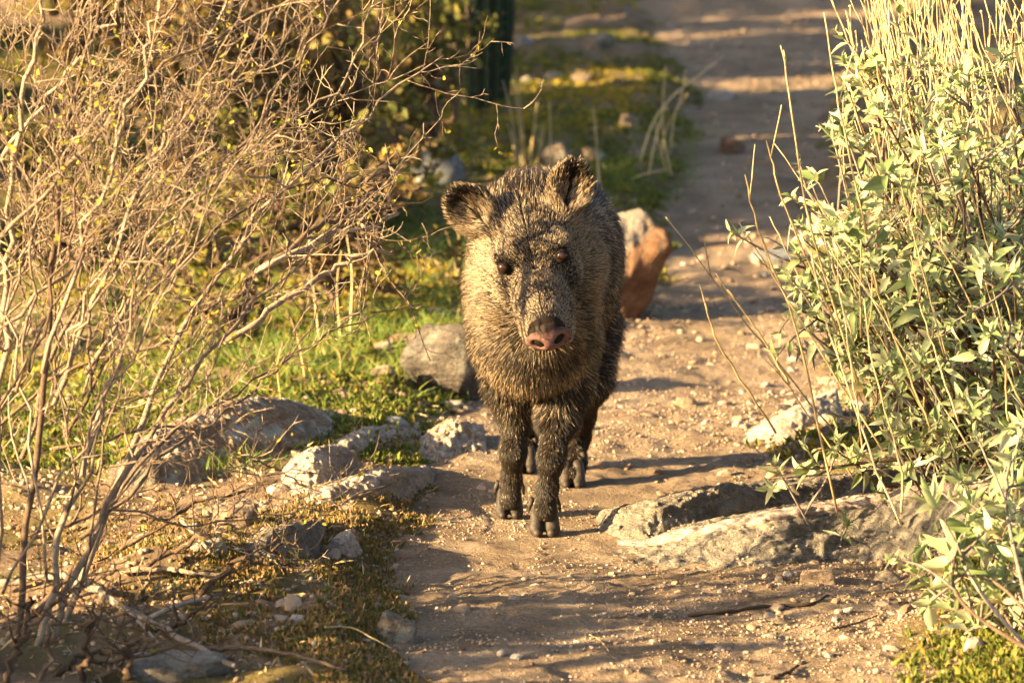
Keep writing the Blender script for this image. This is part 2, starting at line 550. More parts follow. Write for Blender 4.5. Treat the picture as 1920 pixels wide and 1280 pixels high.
rock('pinkish flat stone in the grass above the cream sliver', 730, 790, 612, 645, 'rock_tan', 139, 0.7, roll=-8, n=3)
rock('grey stone in the grass nearest the dark boulder', 790, 840, 566, 596, 'rock_grey', 141, 0.7, n=3)
rock('rounded stone tucked under the long lichened slab', 195, 300, 855, 930, 'rock_grey', 143, 0.8, n=4)

# the outcrop across the right of the trail
rock('pink-brown brick-shaped stone below the outcrop', 1495, 1578, 1052, 1092, 'rock_tan', 241, 0.6, roll=-5, n=4, planes=3, rough=0.04)
rock('rounded grey-buff stone below the outcrop near the leafy sprig', 1630, 1704, 1054, 1092, 'rock_grey', 252, 0.7, n=4)
rock('rounded lone tan stone on the sunlit trail', 1266, 1312, 738, 766, 'rock_tan', 263, 0.7, n=3)
rock('flat buff stone casting a long shadow on the sunlit trail', 1192, 1232, 762, 780, 'rock_tan', 268, 0.8, n=3)
rock('flat bluish stone on the shaded trail beside the bush', 1400, 1505, 458, 492, 'rock_slate', 274, 0.8, n=3, sink=0.6)
rock('two-toned pale and rust stone at the far trail edge', 1350, 1398, 250, 290, 'rock_rust', 287, 0.9, n=3)
rock('flat whitish stone lying in the far trail', 1305, 1385, 166, 190, 'rock_pale', 288, 0.6, n=3, sink=0.6)
rock('mottled rounded rock just behind the animal\'s back', 1003, 1078, 258, 318, 'rock_grey', 295, 0.8, n=4)
rock('grey angular rock at the foot of the far brown stems', 770, 872, 272, 348, 'rock_slate', 301, 0.8, roll=-12, n=4)
for k, (a, b, c, d_, mm, lab) in enumerate([
        (1090, 1152, 60, 88, 'rock_grey', 'grey stone highest on the green slope beside the far trail'),
        (966, 1006, 62, 86, 'rock_slate', 'small pale stone beside the cactus foot'),
        (1094, 1130, 62, 92, 'rock_tan', 'pinkish round stone amid the dark far moss'),
        (1020, 1070, 128, 152, 'rock_pale', 'pale stone beside the golden moss, nearer the cactus'),
        (1068, 1112, 130, 154, 'rock_tan', 'tan stone touching the golden moss bank'),
        (972, 1000, 132, 156, 'rock_pale', 'small whitish stone right at the cactus base'),
        (1158, 1200, 208, 240, 'rock_tan', 'tan stone on the green slope below the golden moss'),
        (1172, 1214, 262, 298, 'rock_grey', 'grey stone in grass above the animal\'s ear'),
        (1080, 1150, 268, 305, 'rock_mossy', 'low moss-capped rock behind the animal\'s ear')]):
    rock(lab, a, b, c, d_, mm, 320 + 7 * k, 0.8, n=3)


def ridge(label, base, top, m, seed, run=0.06, thick=0.14, rough=0.010, name='rock', back_drop=0.6, nc=190, nr=76, crumbs=1.0, vein=False):
    """a long bedded rock: its foot line and crest line are given as seen in the photo"""
    Bp = np.array([G(*p) for p in base])
    Tp = np.array([W(p[0], p[1], q[1] + run) for p, q in zip(top, Bp)])
    Bc, Tc = curve_pts(Bp, nc), curve_pts(Tp, nc)
    hgt = np.maximum(Tc[:, 2] - Bc[:, 2], 0.004)
    e = np.minimum(np.linspace(0, 1, nc), 1 - np.linspace(0, 1, nc))
    endw = sstep(0, 0.05, e)
    prof = [(-0.25, 0.0, -0.35), (0.0, 0.0, 0.0), (0.35, 0.0, 0.42), (0.75, 0.0, 0.86), (1.0, 0.0, 1.0), (1.0, 0.25, 1.02), (1.0, 0.7, 0.9), (1.0, 1.0, 1 - back_drop), (1.0, 1.2, -0.4)]
    pr = np.array(prof)
    u = np.linspace(0, len(pr) - 1, nr)
    pr = np.stack([np.interp(u, np.arange(len(pr)), pr[:, k]) for k in range(3)], 1)
    Vv = np.zeros((nc, nr, 3))
    for k, (a, bk, hh) in enumerate(pr):
        Vv[:, k] = Bc + (Tc - Bc) * np.array([1, 1, 0]) * a
        Vv[:, k, 1] += bk * thick * (0.35 + 0.65 * endw)
        Vv[:, k, 2] = Bc[:, 2] + hgt * hh * (0.25 + 0.75 * endw) - 0.004
    c = Vv.mean((0, 1))
    P = Vv - c + seed
    d = rough * (0.6 * noise3(P * np.array([1, 1, 2]), 14) + 0.8 * noise3(P * np.array([1, 1, 2.2]), 34) + 0.9 * np.abs(noise3(P, 80)) + 0.6 * noise3(P, 170))
    # bedding: ledges that step out along the length
    lay = noise3(np.stack([P[..., 0] * 0.12 + 0.0 * u[None], P[..., 1] * 0.1, (P[..., 2] - 0.16 * P[..., 0])], -1), 70)
    d = d + rough * 0.8 * lay
    Vv[..., 1] -= d
    Vv[..., 2] += d * 0.6
    Vv -= c
    i, j = np.meshgrid(np.arange(nc - 1), np.arange(nr - 1), indexing='ij')
    q = np.stack([i * nr + j, (i + 1) * nr + j, (i + 1) * nr + j + 1, i * nr + j + 1], -1).reshape(-1, 4)
    o = link(name, make_mesh(name, Vv.reshape(-1, 3), [q]), M[m], None, c)
    if vein:
        k0, k1 = [int(np.argmin(abs(u - x))) for x in (3.35, 4.75)]
        S = Vv[3:-3, k0:k1 + 1].copy()
        S += np.array([0, -0.004, 0.004])
        S[:, 0] += np.array([0, 0.012, -0.012])
        S[:, -1] += np.array([0, 0.004, -0.012])
        S += 0.0012 * noise3(S + seed, 120)[..., None]
        a_, b_ = S.shape[:2]
        i, j = np.meshgrid(np.arange(a_ - 1), np.arange(b_ - 1), indexing='ij')
        link('vein', make_mesh('vein', S.reshape(-1, 3), [np.stack([i * b_ + j, (i + 1) * b_ + j, (i + 1) * b_ + j + 1, i * b_ + j + 1], -1).reshape(-1, 4)]), M['rock_vein'], o)
    r = np.random.RandomState(int(seed * 10))
    k = max(2, int(hgt.mean() * 9000 * crumbs))
    ii, jj = r.randint(4, nc - 4, k), (r.rand(k) ** 0.8 * nr * 0.85).astype(int)
    CR.append((o, Vv[ii, jj], 0.0012 + 0.0026 * r.rand(k) ** 3, r))
    return tag(o, label, 'rock')


CR = []
ridge('long banded outcrop with a pale pink top edge across the trail', [(1150, 1042), (1300, 1060), (1450, 1064), (1600, 1054), (1720, 1056), (1850, 1064), (1990, 1070)], [(1140, 1034), (1300, 992), (1450, 960), (1600, 936), (1720, 915), (1850, 908), (1990, 915)], 'rock_strata', 1.3, 0.12, 0.12, 0.011, 'rock_outcrop', vein=True)
ridge('stratified grey rock shelf rising from the trail toward the leafy bush', [(1120, 990), (1200, 1016), (1350, 1002), (1500, 965), (1640, 940)], [(1114, 968), (1200, 945), (1330, 914), (1450, 903), (1640, 888)], 'rock_strata', 4.7, 0.06, 0.10, 0.009, 'rock_shelf')
ridge('sunlit slanting rock with a dark underside below the leafy bush', [(1395, 834), (1480, 826), (1580, 785)], [(1388, 822), (1470, 774), (1580, 722)], 'rock_pale', 8.1, 0.05, 0.08, 0.006, 'rock', nc=90, crumbs=0.1)
ridge('long low lichen-grey and brown rock slab beyond the bare shrub', [(280, 922), (400, 895), (520, 855), (645, 812)], [(236, 842), (340, 786), (480, 750), (648, 790)], 'rock_mossy', 12.9, 0.10, 0.16, 0.009, crumbs=0.2)
ridge('flat pale slab beneath a fallen twig at the trail bank', [(572, 968), (650, 958), (725, 938), (812, 905)], [(562, 932), (640, 902), (720, 884), (815, 884)], 'rock_pale', 17.2, 0.07, 0.12, 0.010, nc=110, crumbs=0.3)
ridge('bright cream rock with a tan shaded face at the trail bank', [(530, 926), (600, 918), (672, 896)], [(524, 882), (592, 840), (672, 850)], 'rock_pale', 21.4, 0.07, 0.10, 0.010, nc=80, crumbs=0.2)
ridge('narrow pale rock ledge above the bright cream rock', [(612, 862), (700, 850), (790, 818)], [(608, 838), (690, 804), (792, 798)], 'rock_pale', 24.4, 0.05, 0.10, 0.009, nc=90, crumbs=0.3)
ridge('crusty buff lump of trail stone beside the animal\'s forelegs', [(785, 858), (850, 854), (912, 842)], [(780, 830), (845, 792), (912, 802)], 'rock_pale', 28.4, 0.07, 0.10, 0.012, nc=80, crumbs=1.2)
ridge('flat grey weathered slab below the flat pale slab', [(440, 1064), (520, 1052), (612, 1020)], [(434, 1030), (520, 992), (612, 984)], 'rock_strata', 31.4, 0.07, 0.12, 0.009, nc=90, crumbs=0.3)
ridge('low crumbling buff ledge below the long lichened slab', [(300, 985), (400, 975), (520, 945)], [(296, 968), (400, 945), (520, 930)], 'rock_tan', 35.4, 0.06, 0.10, 0.010, nc=90, crumbs=0.8)

# ------------------------------------------------------------------ gravel and pebbles
def scatter(n, x0, x1, y0, y1, fn=None, seed=1, power=1.0):
    r = np.random.RandomState(seed)
    x = r.uniform(x0, x1, n)
    y = y0 + (y1 - y0) * r.rand(n) ** power
    keep = np.ones(n, bool) if fn is None else fn(x, y, r)
    x, y = x[keep], y[keep]
    return np.stack([x, y, H(x, y)], 1), r


def in_view(P, m=60):
    a, b = pix(P)
    return (a > -m) & (a < 1920 + m) & (b > -m) & (b < 1280 + m)


PEB = []
for k in range(10):
    v, f = rock_shape(2, 900 + k, 9, 30, 0.16)
    PEB.append(make_mesh('pebble', v * np.array([1, 0.8, 0.55]), [f], False))
    PEB[-1].materials.append(M['gravel'])

SMALL = [(rock_shape(1, 950 + k, 7, 8, 0.15)[0] * np.array([1, 0.8, 0.65]), ICO[1][1]) for k in range(8)]


def many(name, P, size, shapes, m, r, sink=0.3, parent=None):
    VV, FF, n = [], [], 0
    which = r.randint(len(shapes), size=len(P))
    for k, (v, f) in enumerate(shapes):
        sel = np.nonzero(which == k)[0]
        if not len(sel):
            continue
        a = r.uniform(0, 2 * math.pi, len(sel))
        ca, sa = np.cos(a), np.sin(a)
        s = size[sel]
        x = v[None, :, 0] * ca[:, None] - v[None, :, 1] * sa[:, None]
        y = v[None, :, 0] * sa[:, None] + v[None, :, 1] * ca[:, None]
        z = np.broadcast_to(v[None, :, 2], x.shape)
        Z = np.stack([x, y, z], -1) * s[:, None, None] + P[sel][:, None]
        Z[..., 2] += (0.62 * s * (1 - 2 * sink))[:, None]
        VV.append(Z.reshape(-1, 3))
        FF.append((f[None] + (np.arange(len(sel)) * len(v))[:, None, None]).reshape(-1, f.shape[1]) + n)
        n += len(sel) * len(v)
    o = link(name, make_mesh(name, np.vstack(VV), [np.vstack(FF)]), m, parent)
    return tag(o, kind='stuff')


for o_, P, sz, r in CR:
    many('crumb', P, sz, SMALL, M['gravel'], r, 0.5, o_)
P, r = scatter(115000, -0.75, 1.25, 5.7, 9.6, lambda x, y, r: in_path(x, y, 0.10) & (r.rand(len(x)) < 0.40 + 1.6 * fbm(x * 5, y * 8, 3) + 0.35 * (x > 0.35)), 21)
P = P[in_view(P)]
sz = 0.0011 + 0.0026 * r.rand(len(P)) ** 4
many('gravel', P, sz, SMALL, M['gravel'], r)
P, r = scatter(9000, -0.9, 1.6, 9.0, 16, lambda x, y, r: in_path(x, y, 0.2) & (r.rand(len(x)) < 0.5), 22)
P = P[in_view(P)]
many('gravel', P, 0.003 + 0.007 * r.rand(len(P)) ** 3, SMALL, M['gravel'], r)
P, r = scatter(60000, -1.2, 1.3, 5.7, 10, lambda x, y, r: ~in_path(x, y, 0) & (r.rand(len(x)) < 0.32 + 1.1 * fbm(x * 4 + 3, y * 4, 2)), 23)
P = P[in_view(P)]
many('gravel', P, 0.002 + 0.005 * r.rand(len(P)) ** 3, SMALL, M['gravel'], r)


def pebbles(P, size, parent, r):
    for k in range(len(P)):
        o = bpy.data.objects.new('pebble', PEB[r.randint(len(PEB))])
        COL.objects.link(o)
        s = size[k]
        o.scale = (s, s * r.uniform(0.75, 1.1), s * r.uniform(0.7, 1.1))
        o.rotation_euler = (r.uniform(-0.4, 0.4), r.uniform(-0.4, 0.4), r.uniform(0, 6.28))
        o.location = (P[k, 0], P[k, 1], P[k, 2] + s * 0.12)
        o.parent = parent


P, r = scatter(2500, -0.5, 1.2, 5.85, 10.5, lambda x, y, r: in_path(x, y, 0.02) & (r.rand(len(x)) < 0.25 + 0.8 * (x - np.interp(y, _le[:, 1], _le[:, 0])) ** 2 * 3 + 0.5 * fbm(x * 5, y * 5, 2)), 31)
P = P[in_view(P, -10)][:290]
pebbles(P, 0.0042 + 0.007 * r.rand(len(P)) ** 2.2 + 0.006 * (P[:, 0] > 0.33) * r.rand(len(P)), path, r)
P, r = scatter(4000, -1.0, 1.3, 5.85, 10.5, lambda x, y, r: ~in_path(x, y, -0.02) & in_path(x, y, 0.22) & (r.rand(len(x)) < 0.5), 32)
P = P[in_view(P, -10)][:290]
pebbles(P, 0.005 + 0.018 * r.rand(len(P)) ** 2.5, ground, r)


# ------------------------------------------------------------------ ground cover (nobody could count it)
def sprigs(name, P, size, m, r, up=1.0, width=0.35, leaves=5):
    """small clusters of pointed leaves"""
    n = len(P) * leaves
    B = np.repeat(P, leaves, 0) + r.normal(size=(n, 3)) * np.repeat(size, leaves)[:, None] * np.array([0.45, 0.45, 0.1])
    s = np.repeat(size, leaves) * r.uniform(0.6, 1.3, n)
    D = r.normal(size=(n, 3)) * np.array([0.6, 0.6, 0.25]) + np.array([0, 0, up])
    D /= np.linalg.norm(D, axis=1)[:, None]
    S = np.cross(D, r.normal(size=(n, 3)))
    S /= np.linalg.norm(S, axis=1)[:, None]
    Nn = np.cross(D, S)
    w = (s * width)[:, None]
    a = B - np.array([0, 0, 0.002])
    b = B + D * s[:, None] * 0.5 + S * w + Nn * w * 0.3
    c = B + D * s[:, None]
    d = B + D * s[:, None] * 0.5 - S * w + Nn * w * 0.3
    V = np.stack([a, b, c, d], 1).reshape(-1, 3)
    i = np.arange(n)[:, None] * 4
    o = link(name, make_mesh(name, V, [np.hstack([i, i + 1, i + 2]), np.hstack([i, i + 2, i + 3])], False), m)
    return tag(o, kind='stuff')


def blades(name, P, length, m, r, w=0.0011, lean=0.5):
    n = len(P)
    D = r.normal(size=(n, 3)) * np.array([lean, lean, 0.1]) + np.array([0, 0, 1])
    D /= np.linalg.norm(D, axis=1)[:, None]
    bend = r.normal(size=(n, 3)) * np.array([0.5, 0.5, 0.1])
    S = np.cross(D, r.normal(size=(n, 3)))
    S /= np.linalg.norm(S, axis=1)[:, None]
    V = []
    for t, ww in ((0, 1), (0.35, 0.9), (0.7, 0.6), (1, 0.1)):
        c = P + (D * t + bend * t * t * 0.6 - np.array([0, 0, 0.35 * t * t * 0.6])) * length[:, None] - np.array([0, 0, 0.003])
        V += [c - S * w * ww * (length[:, None] * 12) ** 0.5, c + S * w * ww * (length[:, None] * 12) ** 0.5]
    V = np.stack(V, 1).reshape(-1, 3)
    i = np.arange(n)[:, None] * 8
    q = np.vstack([np.hstack([i + 2 * k, i + 2 * k + 1, i + 2 * k + 3, i + 2 * k + 2]) for k in range(3)])
    o = link(name, make_mesh(name, V, [q], False), m)
    return tag(o, kind='stuff')


def near_px(P, px, py, rx, ry):
    a, b = pix(P)
    return np.exp(-(((a - px) / rx) ** 2 + ((b - py) / ry) ** 2))


# russet cushion on the near bank
P, r = scatter(60000, -0.9, 0.2, 5.7, 8.2, lambda x, y, r: ~in_path(x, y, -0.015), 41)
w = near_px(P, 600, 1130, 150, 120) + 0.9 * near_px(P, 700, 1220, 90, 80) + 0.7 * near_px(P, 760, 960, 90, 40) + 0.5 * near_px(P, 640, 1000, 120, 50) + 0.55 * near_px(P, 380, 1050, 200, 70)
P = P[r.rand(len(P)) < w * (0.8 + 2.4 * fbm(P[:, 0] * 14, P[:, 1] * 14, 3))]
sprigs('cushion_moss', P, 0.004 + 0.006 * r.rand(len(P)), M['russet_moss'], r, 0.9, 0.2, 8)
# green moss and herbs beyond the rocks and along the far trail
P, r = scatter(70000, -1.6, 0.7, 7.6, 16, lambda x, y, r: ~in_path(x, y, 0.0), 42, 1.3)
P = P[in_view(P)]
keep = r.rand(len(P)) < 0.40 + 1.9 * fbm(P[:, 0] * 3.5, P[:, 1] * 2.5, 2)
P = P[keep]
gold = near_px(P, 1120, 175, 130, 45) + 0.8 * near_px(P, 680, 560, 120, 60) + 0.55 * (fbm(P[:, 0] * 2.2 + 5, P[:, 1] * 1.6, 2) > 0.12) > r.rand(len(P)) * 0.8 + 0.12
sprigs('moss', P[~gold], 0.007 + 0.012 * r.rand((~gold).sum()) ** 2, M['moss'], r, 0.7, 0.19, 7)
sprigs('golden_moss', P[gold], 0.007 + 0.012 * r.rand(gold.sum()) ** 2, M['gold_moss'], r, 0.7, 0.19, 7)
P, r = scatter(110000, -1.6, 0.8, 7.4, 15, lambda x, y, r: ~in_path(x, y, -0.03), 43, 1.3)
w = near_px(P, 620, 640, 200, 90) + near_px(P, 800, 520, 90, 120) + 0.8 * near_px(P, 1240, 310, 110, 60) + 0.5 * near_px(P, 1000, 300, 150, 60) + 0.5 * near_px(P, 400, 900, 90, 40) + 0.45 * near_px(P, 300, 640, 300, 160)
P = P[r.rand(len(P)) < w * (1.0 + 1.4 * fbm(P[:, 0] * 6, P[:, 1] * 6, 2))]
blades('grass', P, 0.025 + 0.045 * r.rand(len(P)), M['grass'], r)
P, r = scatter(30000, -0.9, 0.1, 5.7, 7.6, lambda x, y, r: ~in_path(x, y, -0.02), 44)
P = P[r.rand(len(P)) < 0.03 + 0.25 * near_px(P, 500, 1030, 200, 60) + 0.15 * near_px(P, 700, 1180, 100, 80)]
blades('grass', P, 0.012 + 0.02 * r.rand(len(P)), M['grass'], r, 0.0008)
# mossy corner under the near leafy sprig
P, r = scatter(16000, 0.3, 1.0, 5.7, 6.9, None, 45)
w = near_px(P, 1880, 1250, 110, 60) + 0.8 * near_px(P, 1860, 1050, 60, 60)
P = P[r.rand(len(P)) < w]
sprigs('moss', P, 0.006 + 0.008 * r.rand(len(P)), M['moss'], r, 0.9, 0.22, 7)
# dry litter
P, r = scatter(22000, -1.1, 0.9, 5.7, 10, lambda x, y, r: ~in_path(x, y, -0.02) & (r.rand(len(x)) < 0.4), 46)
sprigs('litter', P, 0.008 + 0.02 * r.rand(len(P)), M['straw'], r, 0.05, 0.06, 1)


# ------------------------------------------------------------------ woody plants
def unit(v):
    v = np.asarray(v, float)
    return v / (np.linalg.norm(v) + 1e-12)


def wander(p, d, length, n, jit, r, bias=(0, 0, 0.06)):
    P = [np.array(p, float)]
    d = unit(d)
    for k in range(n):
        d = unit(d + r.normal(size=3) * jit + np.array(bias))
        P.append(P[-1] + d * length / n)
    return np.array(P)


def side_dir(T, r, lo=25, hi=65):
    u = unit(np.cross(T, r.normal(size=3)))
    a = R(r.uniform(lo, hi))
    return math.cos(a) * T + math.sin(a) * u


def leaf_cards(A, pts, size, r, per=3):
    """little oval leaves round the given points"""
    for p in pts:
        for k in range(r.randint(1, per + 1)):
            d = unit(r.normal(size=3) + np.array([0, 0, 0.5]))
            s = unit(np.cross(d, r.normal(size=3)))
            nn = np.cross(d, s)
            L = size * r.uniform(0.6, 1.3)
            b = p + r.normal(size=3) * size * 0.5
            A.add(np.array([b, b + d * L * 0.35 + s * L * 0.3, b + d * L * 0.8 + s * L * 0.24, b + d * L + nn * L * 0.1, b + d * L * 0.8 - s * L * 0.24, b + d * L * 0.35 - s * L * 0.3]), [[0, 1, 2, 5], [2, 3, 4, 5]])


def twiggy(root, stems, r, bark, step1=0.05, len1=(0.10, 0.32), step2=0.026, len2=(0.02, 0.09), spur=0.5, start=0.22, leaf_p=0.05, leaf_size=0.008, leafm='tiny_leaf', per=3, jit=0.005, tw=1.0, clear=None):
    """stems: [(control points, base radius, tip radius)]; every stem is a part, every branch of it a sub-part"""
    L = Acc()
    lp = []
    for C, r0, r1 in stems:
        n = 22
        P = curve_pts(C, n)
        P[1:-1] += r.normal(size=(n - 2, 3)) * jit * np.array([1, 1, 0.6])
        total = np.linalg.norm(np.diff(P, axis=0), axis=1).sum()
        A = Acc()
        A.tube(P, np.linspace(r0, r1, n) * r.uniform(0.88, 1.14, n), 7)
        so = A.obj('stem', bark, root)
        s = start * total
        while s < total * 0.985:
            t = s / total * (n - 1)
            i = min(int(t), n - 2)
            p = P[i] + (P[i + 1] - P[i]) * (t - i)
            T = unit(P[i + 1] - P[i])
            rb = (r0 + (r1 - r0) * t / (n - 1))
            ln = r.uniform(*len1) * (1.05 - 0.55 * s / total)
            B = wander(p, side_dir(T, r, 22, 55), ln, 9, 0.12, r)
            if clear is not None and clear(B):
                s += step1 * 0.7
                continue
            A = Acc()
            q0 = min(rb * 0.62, 0.0026) * r.uniform(0.7, 1.1) * tw
            A.tube(B, np.linspace(q0, 0.0008 * tw, 10), 5)
            u = r.uniform(0.1, 0.25) * ln
            while u < ln:
                j = min(int(u / ln * 9), 8)
                bp = B[j] + (B[j + 1] - B[j]) * (u / ln * 9 - j)
                bt = unit(B[j + 1] - B[j])
                l2 = r.uniform(*len2)
                Cc = wander(bp, side_dir(bt, r, 30, 75), l2, 5, 0.26, r)
                A.tube(Cc, np.linspace(0.0011 * tw, 0.0006 * tw, 6), 4)
                if r.rand() < spur and l2 > 0.03:
                    for w in range(r.randint(1, 4)):
                        k = r.randint(1, 5)
                        D = wander(Cc[k], side_dir(unit(Cc[k + 1] - Cc[k]), r, 40, 85), r.uniform(0.007, 0.022), 2, 0.2, r)
                        A.tube(D, [0.0008 * tw, 0.0007 * tw, 0.0006 * tw], 3)
                for q in Cc[2:]:
                    if r.rand() < leaf_p:
                        lp.append(q)
                u += step2 * r.uniform(0.5, 1.6)
            A.obj('branch', bark, so)
            s += step1 * r.uniform(0.5, 1.6)
    leaf_cards(L, lp, leaf_size, r, per)
    o = L.obj('foliage', M[leafm], root, False)
    if o:
        tag(o, kind='stuff')
    return root


def px_path(pts):
    return [W(a, b, d) for a, b, d in pts]


r = np.random.RandomState(77)
root = tag(empty('bare_shrub'), 'tall bare twiggy shrub with pale branches leaning over the trail toward the animal', 'shrub', 'bare twiggy shrubs')
ST = [
    ([(60, 1215, 6.1), (120, 985, 6.15), (185, 780, 6.2), (235, 600, 6.25), (330, 430, 6.3)], 0.0085, 0.0022),
    ([(20, 1235, 6.1), (60, 900, 6.15), (95, 560, 6.2), (120, 300, 6.2), (190, -20, 6.25)], 0.0085, 0.0030),
    ([(-30, 1000, 6.3), (8, 700, 6.25), (18, 420, 6.2), (50, 160, 6.15), (90, -40, 6.1)], 0.0080, 0.0030),
    ([(110, 1225, 6.2), (255, 820, 6.35), (340, 620, 6.45), (470, 430, 6.5), (640, 260, 6.55), (760, 150, 6.6), (832, 104, 6.62)], 0.0075, 0.0010),
    ([(90, 1230, 6.1), (215, 920, 6.2), (400, 650, 6.3), (560, 500, 6.4), (690, 360, 6.45)], 0.0075, 0.0012),
    ([(180, 985, 6.3), (330, 800, 6.45), (520, 690, 6.6), (660, 600, 6.7), (790, 570, 6.75)], 0.0042, 0.0009),
    ([(150, 1010, 6.2), (300, 860, 6.3), (470, 740, 6.45), (560, 640, 6.5), (650, 530, 6.55)], 0.0045, 0.0010),
    ([(120, 820, 6.25), (280, 560, 6.4), (450, 400, 6.55), (610, 335, 6.65), (720, 388, 6.72), (838, 362, 6.78)], 0.0042, 0.0008),
    ([(160, 700, 6.3), (330, 420, 6.4), (480, 270, 6.45), (650, 150, 6.5), (705, -20, 6.5)], 0.0050, 0.0014),
    ([(100, 760, 6.2), (230, 430, 6.2), (330, 210, 6.2), (430, -20, 6.2)], 0.0055, 0.0022),
    ([(80, 700, 6.1), (200, 330, 6.1), (270, 120, 6.1), (300, -30, 6.1)], 0.0050, 0.0022),
    ([(40, 860, 6.2), (150, 560, 6.3), (390, 330, 6.35), (560, 120, 6.4), (640, -30, 6.4)], 0.0050, 0.0018),
    ([(100, 840, 6.25), (330, 800, 6.3), (470, 860, 6.35), (560, 905, 6.4), (650, 965, 6.42)], 0.0035, 0.0010),
    ([(160, 880, 6.2), (300, 865, 6.15), (430, 885, 6.15), (600, 888, 6.2)], 0.0030, 0.0009),
    ([(40, 1010, 6.15), (200, 960, 6.2), (380, 985, 6.25), (520, 960, 6.3), (630, 965, 6.35)], 0.0030, 0.0009),
    ([(-30, 640, 6.2), (120, 520, 6.2), (280, 370, 6.3), (420, 320, 6.35), (560, 345, 6.4), (650, 300, 6.45)], 0.0040, 0.0012),
    ([(-30, 480, 6.1), (120, 330, 6.1), (270, 150, 6.15), (420, 60, 6.2), (580, -20, 6.2)], 0.0045, 0.0018),
    ([(-30, 340, 6.3), (90, 180, 6.3), (200, 40, 6.3), (250, -40, 6.3)], 0.0045, 0.0025),
    ([(-30, 830, 6.35), (130, 690, 6.4), (300, 640, 6.4), (420, 500, 6.45), (500, 400, 6.5)], 0.0040, 0.0012),
]
for k in range(20):
    a0, b0 = r.uniform(-60, 170), r.uniform(500, 1150)
    a1, b1 = (r.uniform(150, 640), r.uniform(-40, 330)) if k < 15 else (r.uniform(-30, 170), r.uniform(-40, 120))
    dd = r.uniform(6.0, 6.5)
    mid = (a0 + (a1 - a0) * 0.42 + r.normal() * 40, b0 + (b1 - b0) * 0.55 + r.normal() * 40, dd)
    ST.append(([(a0, b0, dd), mid, (a1, b1, dd + r.uniform(-0.1, 0.25))], 0.0032, 0.0010))
ST += [([(430, 560, 6.60), (560, 450, 6.68), (650, 395, 6.75), (705, 325, 6.78)], 0.0074, 0.0038),  # extra stems added and thickened to throw shadow bands on the animal's face
       ([(480, 520, 6.60), (600, 445, 6.70), (690, 425, 6.76), (748, 398, 6.80)], 0.0074, 0.0036),
       ([(420, 640, 6.60), (560, 545, 6.68), (660, 488, 6.74), (735, 472, 6.78)], 0.0074, 0.0036)]
stems = [(px_path(c), a * 0.66, b * 0.8) for c, a, b in ST]
for c in stems[:5]:                                    # stand the main stems in the soil
    c[0][0][2] = H(c[0][0][0], c[0][0][1]) - 0.02


def over_animal(B):
    a, b = pix(B)
    return ((a > 825) & (b > 250)).any()


twiggy(root, stems, r, M['bark'], leaf_p=0.05, clear=over_animal, step1=0.054, spur=0.65, tw=0.76)

# dry debris tangle at the shrub's foot
r = np.random.RandomState(78)
root = tag(empty('bare_shrub'), 'low tangle of dark dead stems at the foot of the tall bare shrub', 'shrub', 'bare twiggy shrubs')
stems = []
for a, b, c, d_ in [(70, 1290, 95, 1060), (150, 1290, 175, 1130), (240, 1290, 235, 1150), (20, 1180, 190, 1010), (0, 1240, 160, 1090), (180, 1280, 330, 1180), (60, 1120, 330, 980), (240, 1180, 420, 1100), (90, 1270, 260, 1220), (200, 1090, 460, 960), (10, 1290, 60, 1120), (110, 1060, 330, 1030), (260, 1060, 560, 1010), (200, 1000, 520, 900), (330, 1130, 560, 1060), (150, 1160, 300, 1060), (60, 1000, 300, 900)]:
    g = G(a, min(b, 1278))
    e = W(c, d_, g[1] + r.uniform(-0.05, 0.1))
    mid = (g + e) / 2 + r.normal(size=3) * 0.012
    stems.append(([g - np.array([0, 0, 0.01]), mid, e], r.uniform(0.003, 0.006), 0.0015))
twiggy(root, stems, r, M['bark_dark'], step1=0.045, len1=(0.05, 0.16), step2=0.04, spur=0.3, leaf_p=0.03, start=0.3)

# shrubs behind
def far_shrub(label, foot, tips, d, seed, leafm, leaf_p, leaf_size, bark='bark_dark', r0=0.010, step1=0.10, group='leafy shrubs behind the trail', per=4, name='leafy_shrub', tw=1.8):
    r = np.random.RandomState(seed)
    root = tag(empty(name), label, 'shrub', group)
    st = []
    for (a, b) in tips:
        fx, fy = foot[0] + r.normal() * 14, foot[1] + r.normal() * 4
        g = G(fx, fy)
        e = W(a, b, g[1] + r.uniform(-0.25, 0.25))
        mid = (g * 0.5 + e * 0.5) + r.normal(size=3) * 0.03 + np.array([0, 0, 0.03])
        st.append(([g - np.array([0, 0, 0.02]), mid, e], r0 * r.uniform(0.6, 1.1), 0.003))
    twiggy(root, st, r, M[bark], step1=step1, len1=(0.12, 0.38), step2=0.045, len2=(0.03, 0.10), spur=0.0, start=0.3, leaf_p=leaf_p, leaf_size=leaf_size, leafm=leafm, per=per, jit=0.015, tw=tw)


far_shrub('olive leafy shrub with dark leaning stems beside the cactus', (815, 330), [(690, 20), (740, -40), (770, -20), (720, 120), (670, 150), (750, 90), (640, 60), (700, -160), (740, -220), (670, -260)], 0, 301, 'olive_leaf', 0.9, 0.028)
far_shrub('brown dry-leaved shrub deep behind the bare shrub', (590, 420), [(470, 60), (560, 20), (640, 120), (520, 180), (420, 160), (680, 220), (600, 240), (360, 60), (500, -120), (600, -160), (560, -60)], 0, 302, 'brown_leaf', 0.9, 0.026)
far_shrub('yellowing shrub low between the bare shrub and the grey rock', (680, 440), [(620, 200), (700, 160), (760, 250), (560, 240), (640, 330), (780, 360), (520, 300), (680, 60)], 0, 303, 'olive_leaf', 0.9, 0.024)
far_shrub('golden brown shrub high behind the bare twigs', (330, 330), [(180, -20), (280, -40), (380, 10), (460, -40), (250, 90), (120, 80), (420, 110)], 0, 304, 'brown_leaf', 0.9, 0.030)
